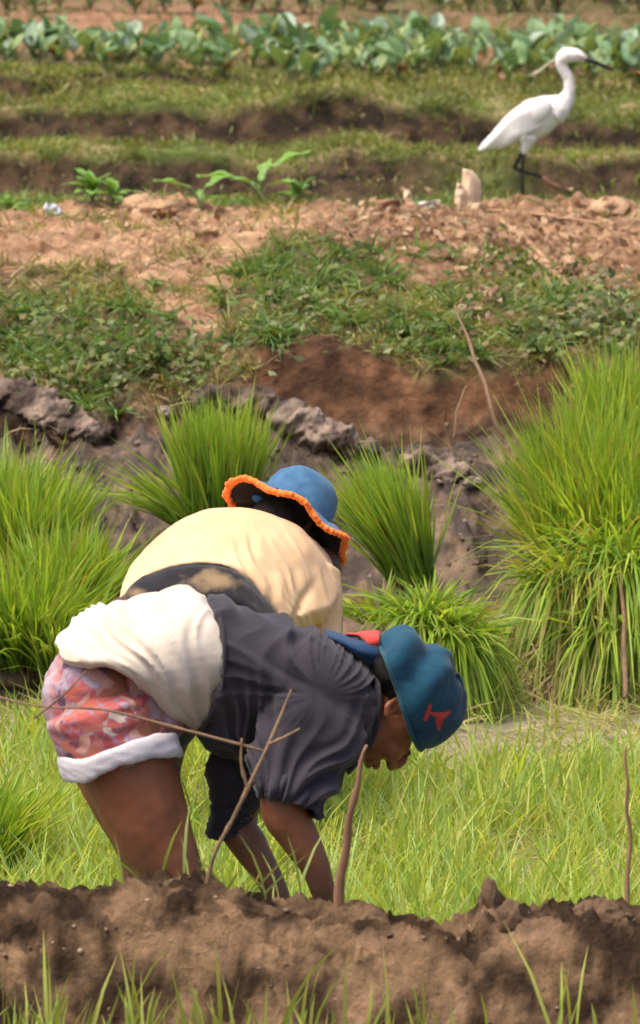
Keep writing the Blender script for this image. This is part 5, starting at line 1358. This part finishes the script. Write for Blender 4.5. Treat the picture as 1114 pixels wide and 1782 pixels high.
# ------------------------------------------------------------ litter on the crest
M['husk'] = mat_var('pale_husk', (.74, .56, .38), vary=.2, scale=25, bump=.5, bscale=60, stretch=(3, 3, .4), rough=.75)
M['rag'] = mat_cloth('pale_blue_rag', (.40, .45, .52), (.58, .62, .66), 20)
M['plastic'] = mat_var('white_plastic', (.60, .58, .56), vary=.15, scale=20, bump=.5, rough=.35, spec=.5)
M['brownhusk'] = mat_var('brown_husk', (.36, .21, .12), vary=.4, scale=25, bump=.7, bscale=60)
def sheet(name, outline, Y, mat, label, cat, bulge=.03, thick=.003, parent=None, fold=.01, seed=0, dz=None):
    """crumpled, curved sheet with thickness; outline given where it stands"""
    n = 9; L_, R_ = outline; Lp = resample(L_, 14); Rp = resample(R_, 14); vs = []
    for lay in (0, 1):
        for i in range(14):
            for j in range(n + 1):
                t = j / n; x = Lp[i][0] * (1 - t) + Rp[i][0] * t; y = Lp[i][1] * (1 - t) + Rp[i][1] * t
                d = -bulge * math.sin(math.pi * t) + fold * float(pnoise(x / 9. + seed, y / 9., seed)) + lay * thick + (dz[0] + (dz[1] - dz[0]) * i / 13 if dz else 0)
                vs.append(at(x, y, Y + d))
    fs = []; K = 14 * (n + 1)
    for lay in (0, 1):
        for i in range(13):
            for j in range(n):
                a = lay * K + i * (n + 1) + j; q = (a, a + 1, a + n + 2, a + n + 1); fs.append(q if lay else q[::-1])
    ring = [j for j in range(n + 1)] + [i * (n + 1) + n for i in range(1, 14)] + [13 * (n + 1) + j for j in range(n - 1, -1, -1)] + [i * (n + 1) for i in range(12, 0, -1)]
    for a, b in zip(ring, ring[1:] + ring[:1]): fs.append((a, b, b + K, a + K))
    mb = MB(); mb.add(vs, fs); o = mb.build(name, M[mat], parent)
    if label: tag(o, label, cat)
    return o
YH = 19.95
hk = empty('husk', gpt(818, YH)); tag(hk, 'pale upright dry husk standing on the crest below the egret', 'husk')
sheet('outer_leaf', ([(805, 293), (803, 320), (793, 345), (792, 365), (795, 392)], [(822, 296), (836, 315), (838, 340), (836, 365), (838, 388)]), YH, 'husk', None, None, .035, parent=hk)
sheet('side_leaf', ([(796, 318), (792, 335), (791, 352), (795, 372)], [(806, 322), (814, 335), (812, 352), (808, 375)]), YH - .035, 'husk', None, None, .02, parent=hk)
sheet('husk', ([(655, 348), (658, 362), (676, 385), (700, 396)], [(712, 345), (728, 358), (742, 372), (752, 380)]), 19.9, 'brownhusk', 'crumpled brown dry leaf left of the upright husk', 'dry leaf', .05, fold=.05, seed=2)
sheet('husk', ([(660, 372), (664, 384), (680, 402), (690, 414)], [(714, 378), (735, 390), (744, 398), (730, 410)]), 19.8, 'brownhusk', 'dull brown leaf lying just under the crumpled one', 'dry leaf', .04, fold=.05, seed=5)
sheet('husk', ([(704, 330), (702, 338), (703, 346), (706, 350)], [(711, 329), (716, 336), (715, 345), (714, 350)]), 19.95, 'husk', 'small pale husk tip on the crest left of the upright husk', 'husk', .012, seed=3)
sheet('plastic_scrap', ([(728, 352), (727, 356), (729, 360), (734, 364)], [(762, 347), (768, 350), (766, 354), (760, 358)]), 20.1, 'plastic', 'white plastic scrap between the brown leaf and the husk', 'scrap', .02, fold=.03, seed=4)
sheet('rag', ([(74, 366), (80, 352), (78, 372), (72, 378)], [(92, 352), (104, 362), (112, 374), (104, 379)]), 20.15, 'rag', 'pale blue white rag on the crest at the far left', 'rag', .03, fold=.06, seed=6)
sheet('plastic_scrap', ([(104, 393), (103, 400), (106, 408), (112, 412)], [(122, 393), (134, 400), (136, 408), (130, 413)]), 19.6, 'plastic', 'small whitish scrap on the sand below the rag', 'scrap', .02, fold=.03, seed=7)
sheet('plastic_bag', ([(1050, 508), (1048, 520), (1056, 532), (1072, 538)], [(1090, 506), (1108, 514), (1116, 528), (1108, 540)]), 18.55, 'plastic', 'torn white and tan plastic bag on the slope at the right edge', 'bag', .06, fold=.06, seed=8)
sheet('dry_leaf', ([(1046, 516), (1050, 524), (1060, 532), (1070, 534)], [(1074, 512), (1084, 518), (1086, 526), (1080, 532)]), 18.47, 'brownhusk', 'orange brown dry leaf caught on the torn bag', 'dry leaf', .03, fold=.03, seed=9)
for i, (a, b, lab) in enumerate([((845, 372), (1040, 396), 'long flat dry stalk lying along the crest right of the husk'), ((868, 388), (960, 470), 'dry stalk slanting down the crest right of the husk'), ((905, 440), (985, 500), 'lowest dry stalk at the edge of the right crest'), ((760, 420), (832, 470), 'short dry stalk below the upright husk')]):
    A = on_ground(*a); Bq = on_ground(*b); md = on_ground((a[0] + b[0]) / 2, (a[1] + b[1]) / 2)
    up = Vector((0, -.01, .012))
    mb = MB(); mb.tube(resample([tuple(A + up), tuple(md + up * 1.5), tuple(Bq + up)], 9), [.006, .011, .013, .014, .013, .013, .011, .009, .004], 8, flat=(.5, 1)); o = mb.build('dry_stalk', M['brownhusk']); tag(o, lab, 'stalk')
def lump(px, py, r, label, seed, mat='sandclod'):
    q = clod(0, 0, 10, r, label, 'clod', 'earth_clod', mat, seed); q.location = on_ground(px, py) + Vector((0, 0, r[2] * .25)); return q
M['sandclod'] = mat_var('dry_earth', (.50, .32, .19), vary=.35, scale=18, bump=.9, bscale=45, dist=.02)
lump(250, 366, (.085, .05, .035), 'pale dry clod on the crest left of the lobed leaves', 21); lump(285, 370, (.05, .04, .026), 'smaller pale clod touching the big one on the left crest', 22)
lump(1060, 372, (.10, .06, .036), 'large rounded dry clod on the crest at the right', 23); lump(985, 470, (.055, .04, .03), 'dry clod at the lower edge of the right crest', 24)
lump(360, 405, (.04, .03, .018), 'pale flake of dry earth at the left crest middle', 25); lump(845, 525, (.035, .03, .03), 'clod hanging in the grass under the husk', 26)
lump(820, 455, (.03, .03, .035), 'reddish clod on the litter just under the husk', 27); lump(690, 400, (.04, .03, .03), 'clod beneath the crumpled brown leaves', 28)
